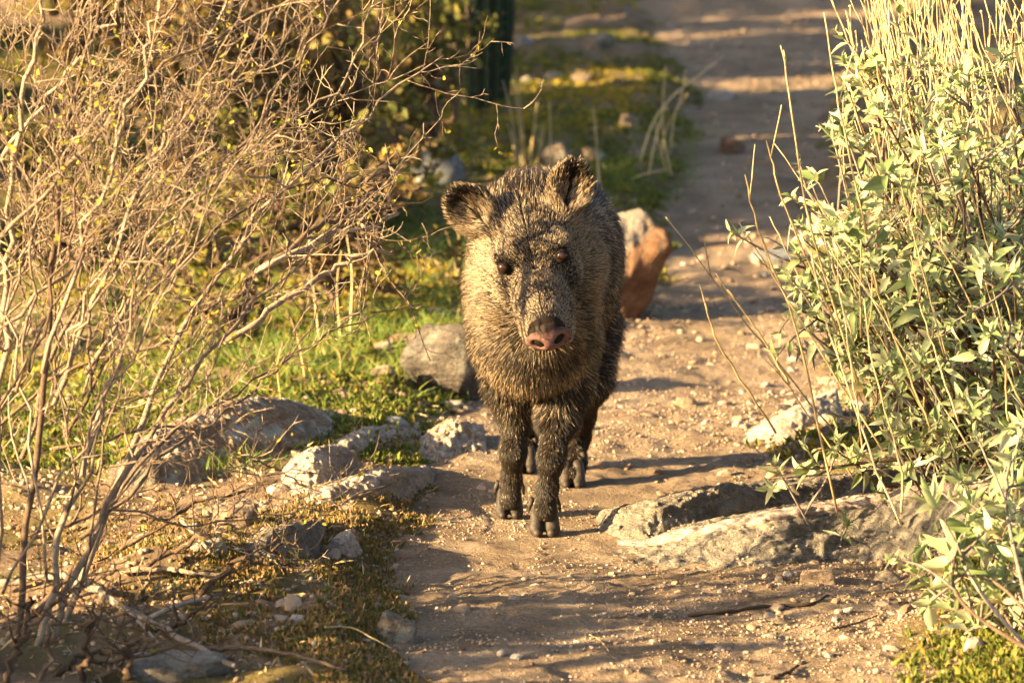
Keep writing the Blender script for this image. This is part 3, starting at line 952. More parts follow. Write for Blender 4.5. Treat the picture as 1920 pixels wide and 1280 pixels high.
far_shrub('olive shrub low behind the bare shrub near the frame edge', (150, 520), [(20, 200), (120, 160), (230, 220), (80, 300), (280, 320), (-40, 260), (190, 340)], 0, 305, 'olive_leaf', 0.9, 0.026)
far_shrub('green-gold shrub beyond the long slab', (420, 640), [(330, 380), (430, 330), (520, 360), (280, 480), (560, 460), (400, 460), (470, 280)], 0, 306, 'olive_leaf', 0.9, 0.020)

far_shrub('low golden shrub between the long slab and the yellowing shrub', (600, 585), [(520, 380), (600, 360), (680, 400), (560, 450), (720, 470), (640, 300)], 0, 307, 'brown_leaf', 0.9, 0.018)

# unseen shrubs added beyond the frame to cast long shadows across the trail
def shade_shrub(label, x, y, hgt, spread, seed, leaf_p=0.9, leaf_size=0.03, n=9, per=4):
    r = np.random.RandomState(seed)
    root = tag(empty('leafy_shrub'), label, 'shrub', 'unseen shrubs added for shade')
    st = []
    for k in range(n):
        f = np.array([x + r.normal() * 0.05, y + r.normal() * 0.05, 0])
        f[2] = H(f[0], f[1]) - 0.02
        e = np.array([x + r.uniform(-1, 1) * spread, y + r.uniform(-1, 1) * spread, f[2] + hgt * r.uniform(0.45, 1.0)])
        st.append(([f, (f + e) / 2 + r.normal(size=3) * 0.04, e], 0.009, 0.003))
    twiggy(root, st, r, M['bark_dark'], step1=0.15, len1=(0.16, 0.42), step2=0.05, len2=(0.03, 0.1), spur=0, start=0.15, leaf_p=leaf_p, leaf_size=leaf_size, leafm='olive_leaf', per=per, jit=0.015, tw=1.8)


for k, (lab, x, y, h, sp, n) in enumerate([
        ('added low olive shade shrub nearest the camera beyond the picture edge', -1.75, 5.05, 0.62, 0.28, 14),
        ('added low olive shade shrub beyond the picture edge level with the dead branch', -1.75, 5.55, 0.60, 0.26, 13),
        ('added tall olive shade shrub beyond the picture edge level with the grey rock', -2.2, 9.9, 1.25, 0.45, 16),
        ('added broad olive shade shrub beyond the picture edge toward the cactus', -2.6, 11.1, 1.6, 0.5, 17),
        ('added dense olive shade shrub beyond the picture edge above the broad one', -2.8, 12.2, 1.75, 0.5, 17),
        ('added farthest olive shade shrub beyond the picture edge', -3.1, 13.4, 1.8, 0.65, 17)]):
    shade_shrub(lab, x, y, h, sp, 511 + k, n=n, leaf_size=0.046 if k < 2 else 0.085, per=4 if k < 2 else 6)

# young ribbed cactus
root = tag(empty('cactus'), 'dark green ribbed column cactus standing beside the far trail', 'cactus')
g = G(915, 205)
rad = 44 / F * g[1]
nr, nz = 96, 40
a = np.linspace(0, 2 * math.pi, nr, endpoint=False)
zz = np.linspace(-0.05, 1.9, nz)
prof = rad * (0.82 + 0.18 * sstep(0, 0.3, zz)) * np.clip((1.9 - zz) / 0.15, 0.02, 1) ** 0.5
rr = prof[:, None] * (1 + 0.15 * np.cos(12 * a)[None])
Vc = np.stack([g[0] + rr * np.cos(a)[None], g[1] + 0.06 + rr * np.sin(a)[None], g[2] + zz[:, None] + 0 * rr], -1).reshape(-1, 3)
i, j = np.meshgrid(np.arange(nz - 1), np.arange(nr), indexing='ij')
qq = np.stack([i * nr + j, i * nr + (j + 1) % nr, (i + 1) * nr + (j + 1) % nr, (i + 1) * nr + j], -1).reshape(-1, 4)
link('column', make_mesh('column', Vc, [qq]), M['cactus'], root)
A = Acc()
r = np.random.RandomState(5)
for k in range(12):
    for z in np.arange(0.05, 1.8, 0.05):
        th = k * math.pi / 6
        c = np.array([g[0] + rad * 1.07 * math.cos(th), g[1] + 0.06 + rad * 1.07 * math.sin(th), g[2] + z])
        for w in range(5):
            d = unit(np.array([math.cos(th), math.sin(th), 0]) + r.normal(size=3) * 0.7)
            A.tube([c, c + d * 0.012, c + d * 0.024], [0.0009, 0.0007, 0.0003], 3)
tag(A.obj('spine', M['bark_dark'], root), kind='stuff')


# ------------------------------------------------------------------ leafy (brittle) bushes
def leaf_mesh(curl, fold, wid):
    t = np.array([0, 0.12, 0.32, 0.55, 0.8, 1.0])
    wd = wid * np.array([0.06, 0.45, 1.0, 0.92, 0.5, 0.02])
    V = []
    for k in range(6):
        z = -curl * t[k] ** 2
        V += [[-wd[k], t[k], z + fold * wd[k]], [0, t[k], z], [wd[k], t[k], z + fold * wd[k]]]
    q = []
    for k in range(5):
        q += [[3 * k, 3 * k + 1, 3 * k + 4, 3 * k + 3], [3 * k + 1, 3 * k + 2, 3 * k + 5, 3 * k + 4]]
    return np.array(V, float), np.array(q)


LEAF = [leaf_mesh(c, f, w) for c, f, w in [(0.10, 0.5, 0.15), (0.35, 0.7, 0.18), (-0.15, 0.4, 0.14), (0.7, 0.6, 0.20), (0.25, 1.1, 0.19), (0.05, 0.4, 0.22), (-0.3, 0.8, 0.16), (0.5, 0.2, 0.13)]]
LEAFM = []
for v, q in LEAF:
    me = make_mesh('leaf', v, [q])
    me.materials.append(M['brittle_leaf'])
    LEAFM.append(me)


def rosette(out, p, axis, r, n, L):
    axis = unit(axis)
    u = unit(np.cross(axis, [0.3, 0.5, 0.8]))
    v = np.cross(axis, u)
    ph = r.uniform(0, 6.28)
    for k in range(n):
        a = ph + k * 2.4
        inner = k / n
        tilt = R(22 + 62 * (1 - inner) + r.normal() * 12)
        d = unit(axis * math.cos(tilt) + (u * math.cos(a) + v * math.sin(a)) * math.sin(tilt) + np.array([0, 0, 0.12]))
        nrm = unit(axis * math.sin(tilt) - (u * math.cos(a) + v * math.sin(a)) * math.cos(tilt) + r.normal(size=3) * 0.3)
        s = unit(np.cross(d, nrm))
        nrm = np.cross(s, d)
        l = L * r.uniform(0.45, 1.3) * (1 - 0.45 * inner)
        b = p - axis * 0.022 * (1 - inner) * r.uniform(0.3, 2.2)
        out.append((b, np.stack([s, d, nrm], 1) * l, r.randint(len(LEAF))))


def leafy_bush(label, name, foot, tips, seed, stalks, group, n_side=(7, 11), L=0.033, keep=300, r0=0.0075):
    r = np.random.RandomState(seed)
    root = tag(empty(name), label, 'bush', group)
    leaves = []
    for tip in tips:
        e = np.array(tip)
        f = foot + r.normal(size=3) * np.array([0.05, 0.05, 0])
        f[2] = H(f[0], f[1]) - 0.02
        mid = f * 0.45 + e * 0.55 + r.normal(size=3) * 0.05 + np.array([0, 0, -0.03])
        P = curve_pts([f, mid, e], 18)
        A = Acc()
        A.tube(P, np.linspace(r0 * r.uniform(0.6, 1), 0.0014, 18), 6)
        so = A.obj('stem', M['bark_dark'] if r.rand() < 0.75 else M['bark_grey'], root)
        rosette(leaves, P[-1], P[-1] - P[-3] + np.array([0, 0, 0.01]), r, r.randint(9, 14), L)
        for k in range(r.randint(*n_side)):
            i = r.randint(8, 17)
            B = wander(P[i], side_dir(unit(P[i + 1] - P[i]), r, 25, 70) + np.array([0, 0, 0.25]), r.uniform(0.04, 0.13), 5, 0.12, r)
            A = Acc()
            A.tube(B, np.linspace(0.0022, 0.0012, 6), 5)
            A.obj('side_shoot', M['bark_grey'], so)
            rosette(leaves, B[-1], B[-1] - B[-3], r, r.randint(5, 12), L * r.uniform(0.6, 1.15))
    # the leaves that show largest are parts, the rest of the foliage one mass
    C = np.array([b + m[:, 1] * 0.5 for b, m, k in leaves])
    a, b_ = pix(C)
    first = {}
    for i in np.argsort(C[:, 1]):
        c = (int(a[i] // 17), int(b_[i] // 17))
        if 0 < a[i] < 1920 and 0 < b_[i] < 1280 and c not in first:
            first[c] = i
    chosen = sorted(first.values(), key=lambda i: -np.linalg.norm(leaves[i][1][:, 1]))[:keep]
    ch = set(chosen)
    for i in chosen:
        b, m, k = leaves[i]
        o = bpy.data.objects.new('leaf', LEAFM[k])
        COL.objects.link(o)
        o.parent = root
        o.matrix_world = Matrix([[*m[0], b[0]], [*m[1], b[1]], [*m[2], b[2]], [0, 0, 0, 1]])
    A = Acc()
    for i, (b, m, k) in enumerate(leaves):
        if i not in ch:
            v, q = LEAF[k]
            A.add(v @ m.T + b, q)
    o = A.obj('foliage', M['brittle_leaf'], root)
    if o:
        tag(o, kind='stuff')
    for P, ra in stalks:
        A = Acc()
        for Q, q0, q1 in P:
            A.tube(Q, np.linspace(q0 * ra, q1 * ra, len(Q)), 5)
        A.obj('dry_stalk', M['straw'], root)
    return root


def stalk(c, r, rad=0.0020, fork=True, bead=False):
    """a straight dry stalk through pixel points (px, py, distance), forking near its top"""
    P = curve_pts(px_path(c), 14)
    P[1:-1] += r.normal(size=(12, 3)) * 0.0009
    out = [(P, 1.0, 0.55)]
    if fork:
        i = r.randint(8, 12)
        B = wander(P[i], unit(P[i + 1] - P[i]) + r.normal(size=3) * 0.22, r.uniform(0.03, 0.10), 5, 0.05, r)
        out.append((B, 0.6, 0.4))
        if bead:
            out.append((np.array([B[-1], B[-1] + [0, 0, 0.003]]), 1.6, 1.2))
    return (out, rad)


r = np.random.RandomState(401)
foot = G(1990, 905)
poly = [(1475, 440), (1510, 330), (1560, 200), (1590, 120), (1680, 85), (1760, 110), (1840, 95), (1930, 70), (1960, 300), (1960, 800), (1850, 850), (1740, 780), (1640, 700), (1540, 640), (1490, 570)]


def inside_poly(x, y, poly):
    c = False
    for (x1, y1), (x2, y2) in zip(poly, poly[1:] + poly[:1]):
        if (y1 > y) != (y2 > y) and x < (x2 - x1) * (y - y1) / (y2 - y1) + x1:
            c = not c
    return c


tips = [W(1452, 872, 6.75), W(1500, 880, 6.85), W(1490, 470, 6.9), W(1510, 540, 6.8), W(1500, 610, 6.85), W(1580, 150, 7.0), W(1640, 110, 7.1), W(1530, 330, 7.0), W(1700, 880, 6.6), W(1880, 880, 6.5), W(1800, 900, 6.55), W(1560, 250, 6.95)]
while len(tips) < 105:
    x, y = r.uniform(1470, 1960), 70 + 790 * r.rand() ** 0.85
    if inside_poly(x, y, poly):
        tips.append(W(x, y, r.uniform(6.55, 7.5)))
for k in range(26):
    tips.append(W(r.uniform(1660, 1930), r.uniform(480, 840), r.uniform(6.45, 6.8)))
stalks = []
for c in [[(1570, 960, 6.7), (1490, 610, 6.65), (1425, 440, 6.62), (1397, 328, 6.6)], [(1455, 812, 6.8), (1352, 655, 6.75), (1322, 568, 6.72)], [(1480, 720, 6.8), (1420, 620, 6.8), (1364, 543, 6.8)],
          [(1610, 720, 6.7), (1520, 420, 6.7), (1480, 180, 6.7), (1469, 94, 6.7)], [(1650, 560, 6.7), (1585, 260, 6.7), (1545, 24, 6.7)], [(1570, 620, 6.65), (1470, 380, 6.65), (1437, 264, 6.65)],
          [(1690, 985, 6.5), (1640, 870, 6.5), (1560, 640, 6.5), (1520, 470, 6.5)], [(1690, 960, 6.5), (1690, 880, 6.5), (1640, 700, 6.5), (1620, 560, 6.5)]]:
    stalks.append(stalk(c, r, 0.0019))
for k in range(58):
    x0, y0 = r.uniform(1560, 1980), r.uniform(560, 900)
    h = r.uniform(170, 430)
    lean = r.uniform(-1.0, 0.1)
    d = r.uniform(6.45, 7.3)
    stalks.append(stalk([(x0, y0, d), (x0 + lean * h * 0.45, y0 - h * 0.55, d), (x0 + lean * h * 0.8, y0 - h, d)], r, r.uniform(0.0011, 0.0019)))
for k in range(125):
    x0, y0 = r.uniform(1640, 1990), r.uniform(200, 420)
    h = r.uniform(170, 380)
    lean = r.uniform(-0.45, 0.12)
    d = r.uniform(6.9, 7.6)
    stalks.append(stalk([(x0, y0, d), (x0 + lean * h * 0.5, y0 - h * 0.5, d), (x0 + lean * h, y0 - h, d)], r, r.uniform(0.0009, 0.0016), True, True))
leafy_bush('large grey-green leafy bush bristling with dry yellow stalks beside the trail', 'leafy_bush', foot, tips, 402, stalks, 'grey-green leafy bushes')
r = np.random.RandomState(411)
tips = [W(a, b, d) for a, b, d in [(1795, 1005, 6.1), (1765, 1075, 6.08), (1845, 1085, 6.1), (1745, 1100, 6.15), (1885, 1040, 6.12), (1825, 1170, 6.1), (1905, 1140, 6.1), (1925, 990, 6.15), (1870, 1110, 6.05), (1860, 930, 6.3), (1910, 905, 6.3), (1810, 945, 6.3), (1900, 960, 6.2), (1850, 985, 6.2), (1920, 1075, 6.1), (1780, 1140, 6.1)]]
leafy_bush('low grey-green leafy sprig hanging over the trail near the mossy corner', 'leafy_bush', G(2010, 1240), tips, 412, [], 'grey-green leafy bushes', (2, 5), 0.040, 200, 0.004)


# ------------------------------------------------------------------ dry grass clumps
def clump(label, lines, r, rad=0.0024, name='dry_grass_tuft', m='straw'):
    root = tag(empty(name), label, 'grass tuft', 'dry grass tufts')
    for c in lines:
        g = G(*c[0])
        P = [g - np.array([0, 0, 0.01])] + [W(a, b, g[1] + 0.02 * (k + 1) * r.uniform(-1, 1)) for k, (a, b) in enumerate(c[1:])]
        P = curve_pts(P, 10)
        A = Acc()
        A.tube(P, np.linspace(rad * r.uniform(0.7, 1.1), rad * 0.4, 10), 5)
        A.obj('stalk', M[m], root)


r = np.random.RandomState(9)
clump('upright golden dry grass stalks directly behind the animal\'s head', [[(978, 318), (975, 240), (962, 140)], [(985, 320), (978, 220), (968, 125)], [(975, 310), (955, 200), (942, 150)], [(990, 322), (1000, 250), (1008, 190), (1016, 188)], [(995, 315), (1005, 270), (1006, 230)], [(1000, 318), (1018, 262), (1022, 228)], [(1020, 325), (1032, 280), (1030, 190)], [(972, 315), (960, 260), (950, 230)], [(1004, 318), (1012, 280), (1015, 235)]], r)
clump('long bent straw stalks arching over the far trail edge', [[(1198, 305), (1220, 240), (1252, 190), (1300, 150), (1356, 106)], [(1256, 290), (1264, 220), (1278, 180), (1285, 130)], [(1262, 335), (1245, 260), (1243, 200), (1248, 122)], [(1255, 330), (1235, 270), (1228, 220)], [(1240, 300), (1250, 240), (1290, 175)], [(1215, 330), (1225, 280), (1245, 205), (1252, 208)]], r)
clump('single thin straw stalk beside the animal\'s ear', [[(1122, 360), (1118, 260), (1112, 200)], [(1128, 365), (1120, 290), (1115, 240)]], r)
clump('pale broken straws lying in the grass behind the animal', [[(1165, 336), (1210, 326), (1252, 318)], [(1170, 312), (1210, 320), (1250, 330)], [(1040, 300), (1080, 312), (1110, 330)], [(860, 300), (900, 290), (935, 300)], [(870, 318), (910, 300), (950, 318)]], r)
clump('curled tan dry grass in the meadow beside the trail bank', [[(640, 700), (635, 660), (610, 640)], [(575, 720), (560, 640), (545, 600)], [(655, 640), (660, 520), (650, 440)], [(640, 640), (632, 540), (640, 470)], [(600, 640), (590, 560), (580, 480)], [(860, 540), (850, 480), (835, 430)], [(855, 530), (862, 460), (850, 400)], [(530, 760), (520, 690), (530, 640)], [(690, 560), (700, 500), (670, 460)]], r, 0.0022)


# ------------------------------------------------------------------ sticks lying about
def stick(label, pts, rad, m, r, lift=0.006, side=None, name='fallen_stick', raised=None):
    P = []
    for k, (a, b) in enumerate(pts):
        g = G(a, b)
        g[2] += lift + (raised[k] if raised else 0)
        P.append(g)
    P = curve_pts(P, 24)
    P[1:-1] += r.normal(size=(22, 3)) * rad * 0.25
    A = Acc()
    A.tube(P, np.linspace(rad, rad * 0.55, 24) * r.uniform(0.85, 1.15, 24), 8)
    root = A.obj(name, M[m])
    tag(root, label, 'stick')
    for (i, a, b, q) in side or []:
        g = G(a, b)
        g[2] += lift + 0.01
        A = Acc()
        C = curve_pts([P[i], (P[i] + g) / 2 + np.array([0, 0, 0.006]), g], 8)
        A.tube(C, np.linspace(q, q * 0.6, 8), 6)
        A.obj('side_branch', M[m], root)
    return root


r = np.random.RandomState(15)
stick('thick weathered grey dead branch sloping across the lower corner', [(-10, 1122), (95, 1105), (170, 1128), (250, 1175), (340, 1225), (440, 1276)], 0.0062, 'bark_grey', r, 0.02, [(15, 418, 1158, 0.0042), (10, 300, 1250, 0.003)])
stick('pale knobbly stick lying level above the russet moss', [(225, 1088), (300, 1082), (360, 1088), (425, 1094)], 0.0042, 'bark', r, 0.012)
stick('pale curved stick at the bottom edge by the grey slab', [(380, 1238), (470, 1238), (555, 1252), (650, 1279)], 0.0035, 'bark', r, 0.016)
stick('thin black stick lying on the near trail gravel', [(1290, 1158), (1380, 1150), (1450, 1142), (1520, 1138), (1553, 1122)], 0.0034, 'black_wood', r, 0.005)
stick('short black stick at the bottom of the trail', [(1448, 1277), (1475, 1268), (1497, 1254)], 0.0032, 'black_wood', r, 0.005)
stick('dark bare twig resting on the flat pale slab at the bank', [(655, 962), (700, 948), (745, 925), (772, 902)], 0.0030, 'bark_grey', r, 0.022, [(10, 640, 985, 0.002)])
stick('grey crooked stick propped on the bank below the brown stone', [(340, 1000), (360, 1020), (385, 1050), (405, 1068)], 0.0036, 'bark_grey', r, 0.02)
stick('thin dark twig on the gravel beside the near leafy sprig', [(1560, 1185), (1600, 1176), (1645, 1160)], 0.0018, 'black_wood', r, 0.005)
stick('pale straw lying across the gravel by the near leafy sprig', [(1635, 1120), (1690, 1112), (1745, 1112)], 0.0012, 'straw', r, 0.006)
stick('thin pale straw curving over the russet moss', [(610, 1206), (660, 1208), (700, 1228), (735, 1246)], 0.0013, 'straw', r, 0.022)
stick('short straw piece on the open trail below the animal', [(1105, 1195), (1125, 1205), (1142, 1226)], 0.0010, 'straw', r, 0.004)

# ------------------------------------------------------------------ the javelina
class Field:
    """a signed distance field on a grid, pieces blended smoothly, turned into one continuous surface"""

    def __init__(s, lo, hi, h):
        s.lo, s.h = np.array(lo, float), h
        s.n = np.ceil((np.array(hi) - s.lo) / h).astype(int) + 1
        s.D = np.full(s.n, 0.05, np.float32)

    def box(s, lo, hi):
        a = np.clip(((np.array(lo) - s.lo) / s.h).astype(int), 0, s.n - 1)
        b = np.clip(((np.array(hi) - s.lo) / s.h).astype(int) + 2, 1, s.n)
        sl = tuple(slice(i, j) for i, j in zip(a, b))
        g = [s.lo[k] + s.h * np.arange(a[k], b[k]) for k in range(3)]
        return sl, np.stack(np.meshgrid(*g, indexing='ij'), -1)

    def blend(s, sl, d, k, cut=False):
        a = s.D[sl]
        if cut:
            h = np.clip(0.5 - 0.5 * (a + d) / k, 0, 1)
            s.D[sl] = a + (-d - a) * h + k * h * (1 - h)
        else:
            h = np.clip(0.5 + 0.5 * (a - d) / k, 0, 1)
            s.D[sl] = a + (d - a) * h - k * h * (1 - h)

    def ball(s, c, rad, k=0.02, ax=None, cut=False):
        c, rad = np.array(c, float), np.array(rad, float) * np.ones(3)
        ax = np.eye(3) if ax is None else np.array(ax)
        ext = np.sqrt(((ax * rad[:, None]) ** 2).sum(0)) + k + 0.05
        sl, P = s.box(c - ext, c + ext)
        q = (P - c) @ ax.T
        k0 = np.linalg.norm(q / rad, axis=-1)
        k1 = np.linalg.norm(q / rad ** 2, axis=-1) + 1e-9
        s.blend(sl, np.where(k0 < 1e-6, -rad.min(), k0 * (k0 - 1) / k1), k, cut)

    def limb(s, a, b, ra, rb, k=0.015):
        a, b = np.array(a, float), np.array(b, float)
        m = max(ra, rb) + k + 0.05
        sl, P = s.box(np.minimum(a, b) - m, np.maximum(a, b) + m)
        ba = b - a
        t = np.clip(((P - a) @ ba) / (ba @ ba), 0, 1)
        d = np.linalg.norm(P - a - t[..., None] * ba, axis=-1) - (ra + (rb - ra) * t)
        s.blend(sl, d, k)

    def mesh(s):
        D = s.D
        nx, ny, nz = D.shape
        ins = D < 0
        c = [(i, j, k) for i in (0, 1) for j in (0, 1) for k in (0, 1)]
        cnt = sum(ins[i:nx - 1 + i, j:ny - 1 + j, k:nz - 1 + k].astype(np.int8) for i, j, k in c)
        A = np.argwhere((cnt > 0) & (cnt < 8))
        idx = np.full((nx - 1, ny - 1, nz - 1), -1, np.int64)
        idx[tuple(A.T)] = np.arange(len(A))
        acc, num = np.zeros((len(A), 3)), np.zeros(len(A))
        for p in c:
            for ax in range(3):
                if p[ax] == 0:
                    q = list(p)
                    q[ax] = 1
                    d0 = D[tuple((A + p).T)]
                    d1 = D[tuple((A + q).T)]
                    x = (d0 < 0) != (d1 < 0)
                    t = np.where(x, d0 / np.where(x, d0 - d1, 1), 0)
                    pos = np.array(p, float)[None].repeat(len(A), 0)
                    pos[:, ax] = t
                    acc[x] += pos[x]
                    num[x] += 1
        Vv = s.lo + s.h * (A + acc / num[:, None])
        F_ = []
        for ax in range(3):
            o = [0, 0, 0]
            o[ax] = 1
            a0 = ins[:nx - o[0], :ny - o[1], :nz - o[2]]
            a1 = ins[o[0]:, o[1]:, o[2]:]
            e = np.argwhere(a0 != a1)
            u, v = (ax + 1) % 3, (ax + 2) % 3
            e = e[(e[:, u] > 0) & (e[:, v] > 0) & (e[:, u] < D.shape[u] - 1) & (e[:, v] < D.shape[v] - 1)]
            cor = []
            for du, dv in ((-1, -1), (0, -1), (0, 0), (-1, 0)):
                f = e.copy()
                f[:, u] += du
                f[:, v] += dv
                cor.append(idx[tuple(f.T)])
            q = np.stack(cor, 1)
            fl = a0[tuple(e.T)]
            q[~fl] = q[~fl][:, ::-1]
            F_.append(q)
        return Vv, np.vstack(F_)


nose = W(1027, 634, 6.735)
eL, eR = W(948, 497, 6.875), W(1052, 486, 6.862)
mid = (eL + eR) / 2
hf = unit(nose - mid)
hs = eR - eL
hs = unit(hs - hf * (hs @ hf))
hu = np.cross(hs, hf)
if hu[2] < 0:
    hu = -hu
HAX = np.stack([hs, hu, hf])                    # rows: sideways, dorsal, forward


def hp(s, u, f):
    return mid + hs * s + hu * u + hf * f


def body_pose(B):
    # trunk
    B.ball(W(1000, 548, 7.10), (0.096, 0.14, 0.142), 0.03)
    B.ball(W(1024, 506, 7.32), (0.106, 0.20, 0.134), 0.04)
    B.ball(W(1046, 478, 7.50), (0.098, 0.14, 0.130), 0.04)
    B.ball(W(1000, 432, 7.06), (0.060, 0.12, 0.080), 0.05)
    B.ball(W(1000, 470, 6.99), (0.085, 0.09, 0.10), 0.04)
    B.ball(W(998, 592, 6.97), (0.090, 0.075, 0.092), 0.03)
    B.ball(W(1000, 668, 7.01), (0.068, 0.075, 0.050), 0.03)
    B.ball(W(1065, 455, 7.58), (0.03, 0.05, 0.03), 0.04)
    # fore legs
    for c in ([(952, 640, 7.08, 0.050), (962, 715, 7.10, 0.034), (966, 785, 7.11, 0.0185), (962, 845, 7.095, 0.0158), (958, 895, 7.12, 0.0112), (956, 935, 7.12, 0.0150)],
              [(1054, 640, 7.05, 0.050), (1052, 715, 7.02, 0.035), (1045, 790, 7.00, 0.0195), (1034, 858, 6.97, 0.0162), (1026, 915, 6.985, 0.0116), (1022, 955, 6.975, 0.0155)]):
        for p, q in zip(c, c[1:]):
            B.limb(W(*p[:3]), W(*q[:3]), p[3], q[3], 0.018)
    # hind legs: knee forward, hock back
    for c in ([(1086, 610, 7.50, 0.064), (1084, 710, 7.42, 0.046), (1080, 780, 7.49, 0.026), (1078, 815, 7.52, 0.020), (1075, 868, 7.46, 0.016), (1073, 893, 7.43, 0.019)],
              [(1010, 640, 7.56, 0.075), (1000, 715, 7.50, 0.050), (990, 775, 7.58, 0.026), (985, 805, 7.62, 0.020), (984, 850, 7.58, 0.016), (984, 874, 7.56, 0.019)]):
        for p, q in zip(c, c[1:]):
            B.limb(W(*p[:3]), W(*q[:3]), p[3], q[3], 0.022)
    # head
    B.ball(hp(0, -0.035, -0.060), (0.068, 0.070, 0.085), 0.025, HAX)
    B.ball(hp(0.046, -0.092, -0.074), (0.047, 0.054, 0.060), 0.020, HAX)
    B.ball(hp(-0.048, -0.092, -0.074), (0.048, 0.056, 0.060), 0.020, HAX)
    B.limb(hp(0, -0.048, -0.020), hp(0, -0.029, 0.064), 0.050, 0.038, 0.015)
    B.limb(hp(0, -0.029, 0.064), hp(0, -0.011, 0.137), 0.038, 0.0275, 0.015)
    B.limb(hp(0, -0.105, -0.035), hp(0, -0.050, 0.098), 0.044, 0.018, 0.018)
    for s in (-1, 1):
        B.ball(hp(s * 0.022, -0.043, 0.090), (0.016, 0.020, 0.042), 0.014, HAX)      # lips
        B.ball(hp(s * 0.040, 0.010, -0.020), (0.020, 0.010, 0.022), 0.012, HAX)     # brow
        B.ball(hp(s * 0.046, -0.036, -0.004), (0.018, 0.018, 0.030), 0.016, HAX)     # cheek bone
        B.ball(hp(s * 0.0455, -0.001, 0.012), (0.0115, 0.0085, 0.010), 0.005, HAX, cut=True)
    # ears: cupped
    for s, root, tip, wide in ((-1, hp(-0.052, 0.018, -0.080), hp(-0.083, 0.056, -0.105), 0.034), (1, hp(0.058, 0.012, -0.085), hp(0.084, 0.056, -0.108), 0.031)):
        up = unit(tip - root)
        face = unit(np.array([0.22 * s, -1, 0.05]))
        face = unit(face - up * (face @ up))
        side = np.cross(up, face)
        ax = np.stack([side, up, face])
        c = root * 0.42 + tip * 0.58
        B.limb(root - up * 0.015, root + up * 0.02, 0.024, 0.022, 0.015)
        B.ball(c, (wide, 0.045, 0.018), 0.012, ax)
        B.ball(c + face * 0.017 + up * 0.010, (wide * 0.78, 0.036, 0.018), 0.006, ax, cut=True)
        EARS.append((c, ax, wide))


EARS = []
B = Field((-0.16, 6.62, -0.01), (0.30, 7.82, 0.66), 0.0042)
body_pose(B)
BV, BF = B.mesh()
jav = tag(empty('javelina'), 'grizzled brown javelina walking down the trail toward the viewer', 'javelina')

m, nt, b, v = material('dark_hide', 0.9, 0.15)
nt.links.new(ramp(nt, noise(nt, v, 40, 5), [(0.3, (0.008, 0.0055, 0.004)), (0.7, (0.018, 0.012, 0.008))]), b.inputs['Base Color'])
M['hide'] = m
m, nt, b, v = material('horn', 0.6, 0.35)
nt.links.new(ramp(nt, noise(nt, v, 50, 6, 0.65, (1, 1, 2.5)), [(0.3, (0.014, 0.010, 0.008)), (0.55, (0.032, 0.023, 0.017)), (0.78, (0.09, 0.062, 0.042))]), b.inputs['Base Color'])
bump(nt, b, noise(nt, v, 220, 4, 0.6, (1, 1, 0.3)), 0.4, 0.002)
M['hoof'] = m
m, nt, b, v = material('nose_leather', 0.65, 0.15)
dp = nt.nodes.new('ShaderNodeVectorMath')
dp.operation = 'DOT_PRODUCT'
nt.links.new(v, dp.inputs[0])
dp.inputs[1].default_value = hu - 0.35 * hf
hgt_ = math_n(nt, 'SUBTRACT', dp.outputs['Value'], float(hp(0, 0.001, 0.149) @ (hu - 0.35 * hf)))
skin_top = ramp(nt, math_n(nt, 'ADD', math_n(nt, 'MULTIPLY', hgt_, 70.0), math_n(nt, 'ADD', 0.0, noise(nt, v, 90, 4))), [(0.25, (0, 0, 0)), (0.75, (1, 1, 1))])
pink = ramp(nt, noise(nt, v, 60, 6, 0.65), [(0.3, (0.075, 0.036, 0.031)), (0.5, (0.14, 0.070, 0.060)), (0.72, (0.21, 0.115, 0.095))])
nt.links.new(mixc(nt, skin_top, pink, (0.035, 0.022, 0.017)), b.inputs['Base Color'])
bump(nt, b, noise(nt, v, 420, 4, 0.6), 0.5, 0.002)
M['nose'] = m
m, nt, b, v = material('dark_eye', 0.06, 0.6)
b.inputs['Base Color'].default_value = (0.022, 0.0095, 0.005, 1)
M['eye'] = m

body = link('body', make_mesh('body', BV, [BF]), M['hide'], jav)

# nose disc with two nostrils
N = Field(nose - 0.06, nose + 0.06, 0.0017)
N.limb(hp(0, -0.011, 0.127), hp(0, -0.012, 0.145), 0.0225, 0.023, 0.01)
N.ball(hp(0, -0.013, 0.1495), (0.0335, 0.0165, 0.0080), 0.008, HAX)
N.ball(hp(0, -0.026, 0.145), (0.016, 0.008, 0.008), 0.008, HAX)
N.ball(hp(0, 0.006, 0.141), (0.017, 0.008, 0.012), 0.008, HAX)
for s in (-1, 1):
    N.ball(hp(s * 0.0158, -0.012, 0.161), (0.0088, 0.0066, 0.0160), 0.004, HAX, cut=True)
nv, nf = N.mesh()
link('nose', make_mesh('nose', nv, [nf]), M['nose'], jav)

# eyes
for s in (-1, 1):
    v, f = ICO[4]
    c = hp(s * 0.0430, 0.0030, 0.0020 + 0.0020 * s)
    link('eye', make_mesh('eye', v * 0.0096 + c, [f]), M['eye'], jav)

# lids: a dark rim that leaves an almond opening
for s in (-1, 1):
    v, f = ICO[4]
    c = hp(s * 0.0430, 0.0030, 0.0020 + 0.0020 * s)
    out = unit(hf * 0.60 + hs * (-0.40 if s < 0 else -0.05) + hu * 0.60)
    up = unit(hu - out * (hu @ out))
    sd = np.cross(up, out)
    a_, b_, o_ = v @ sd, v @ up, v @ out
    open_ = (o_ > 0) & (b_ < 0.66 * (1 - (a_ / 0.98) ** 2)) & (b_ > -0.66 * (1 - (a_ / 0.98) ** 2))
    keep_ = ~open_[f].all(1)
    link('eyelid', make_mesh('eyelid', v * 0.0104 + c, [f[keep_]]), M['hide'], jav)

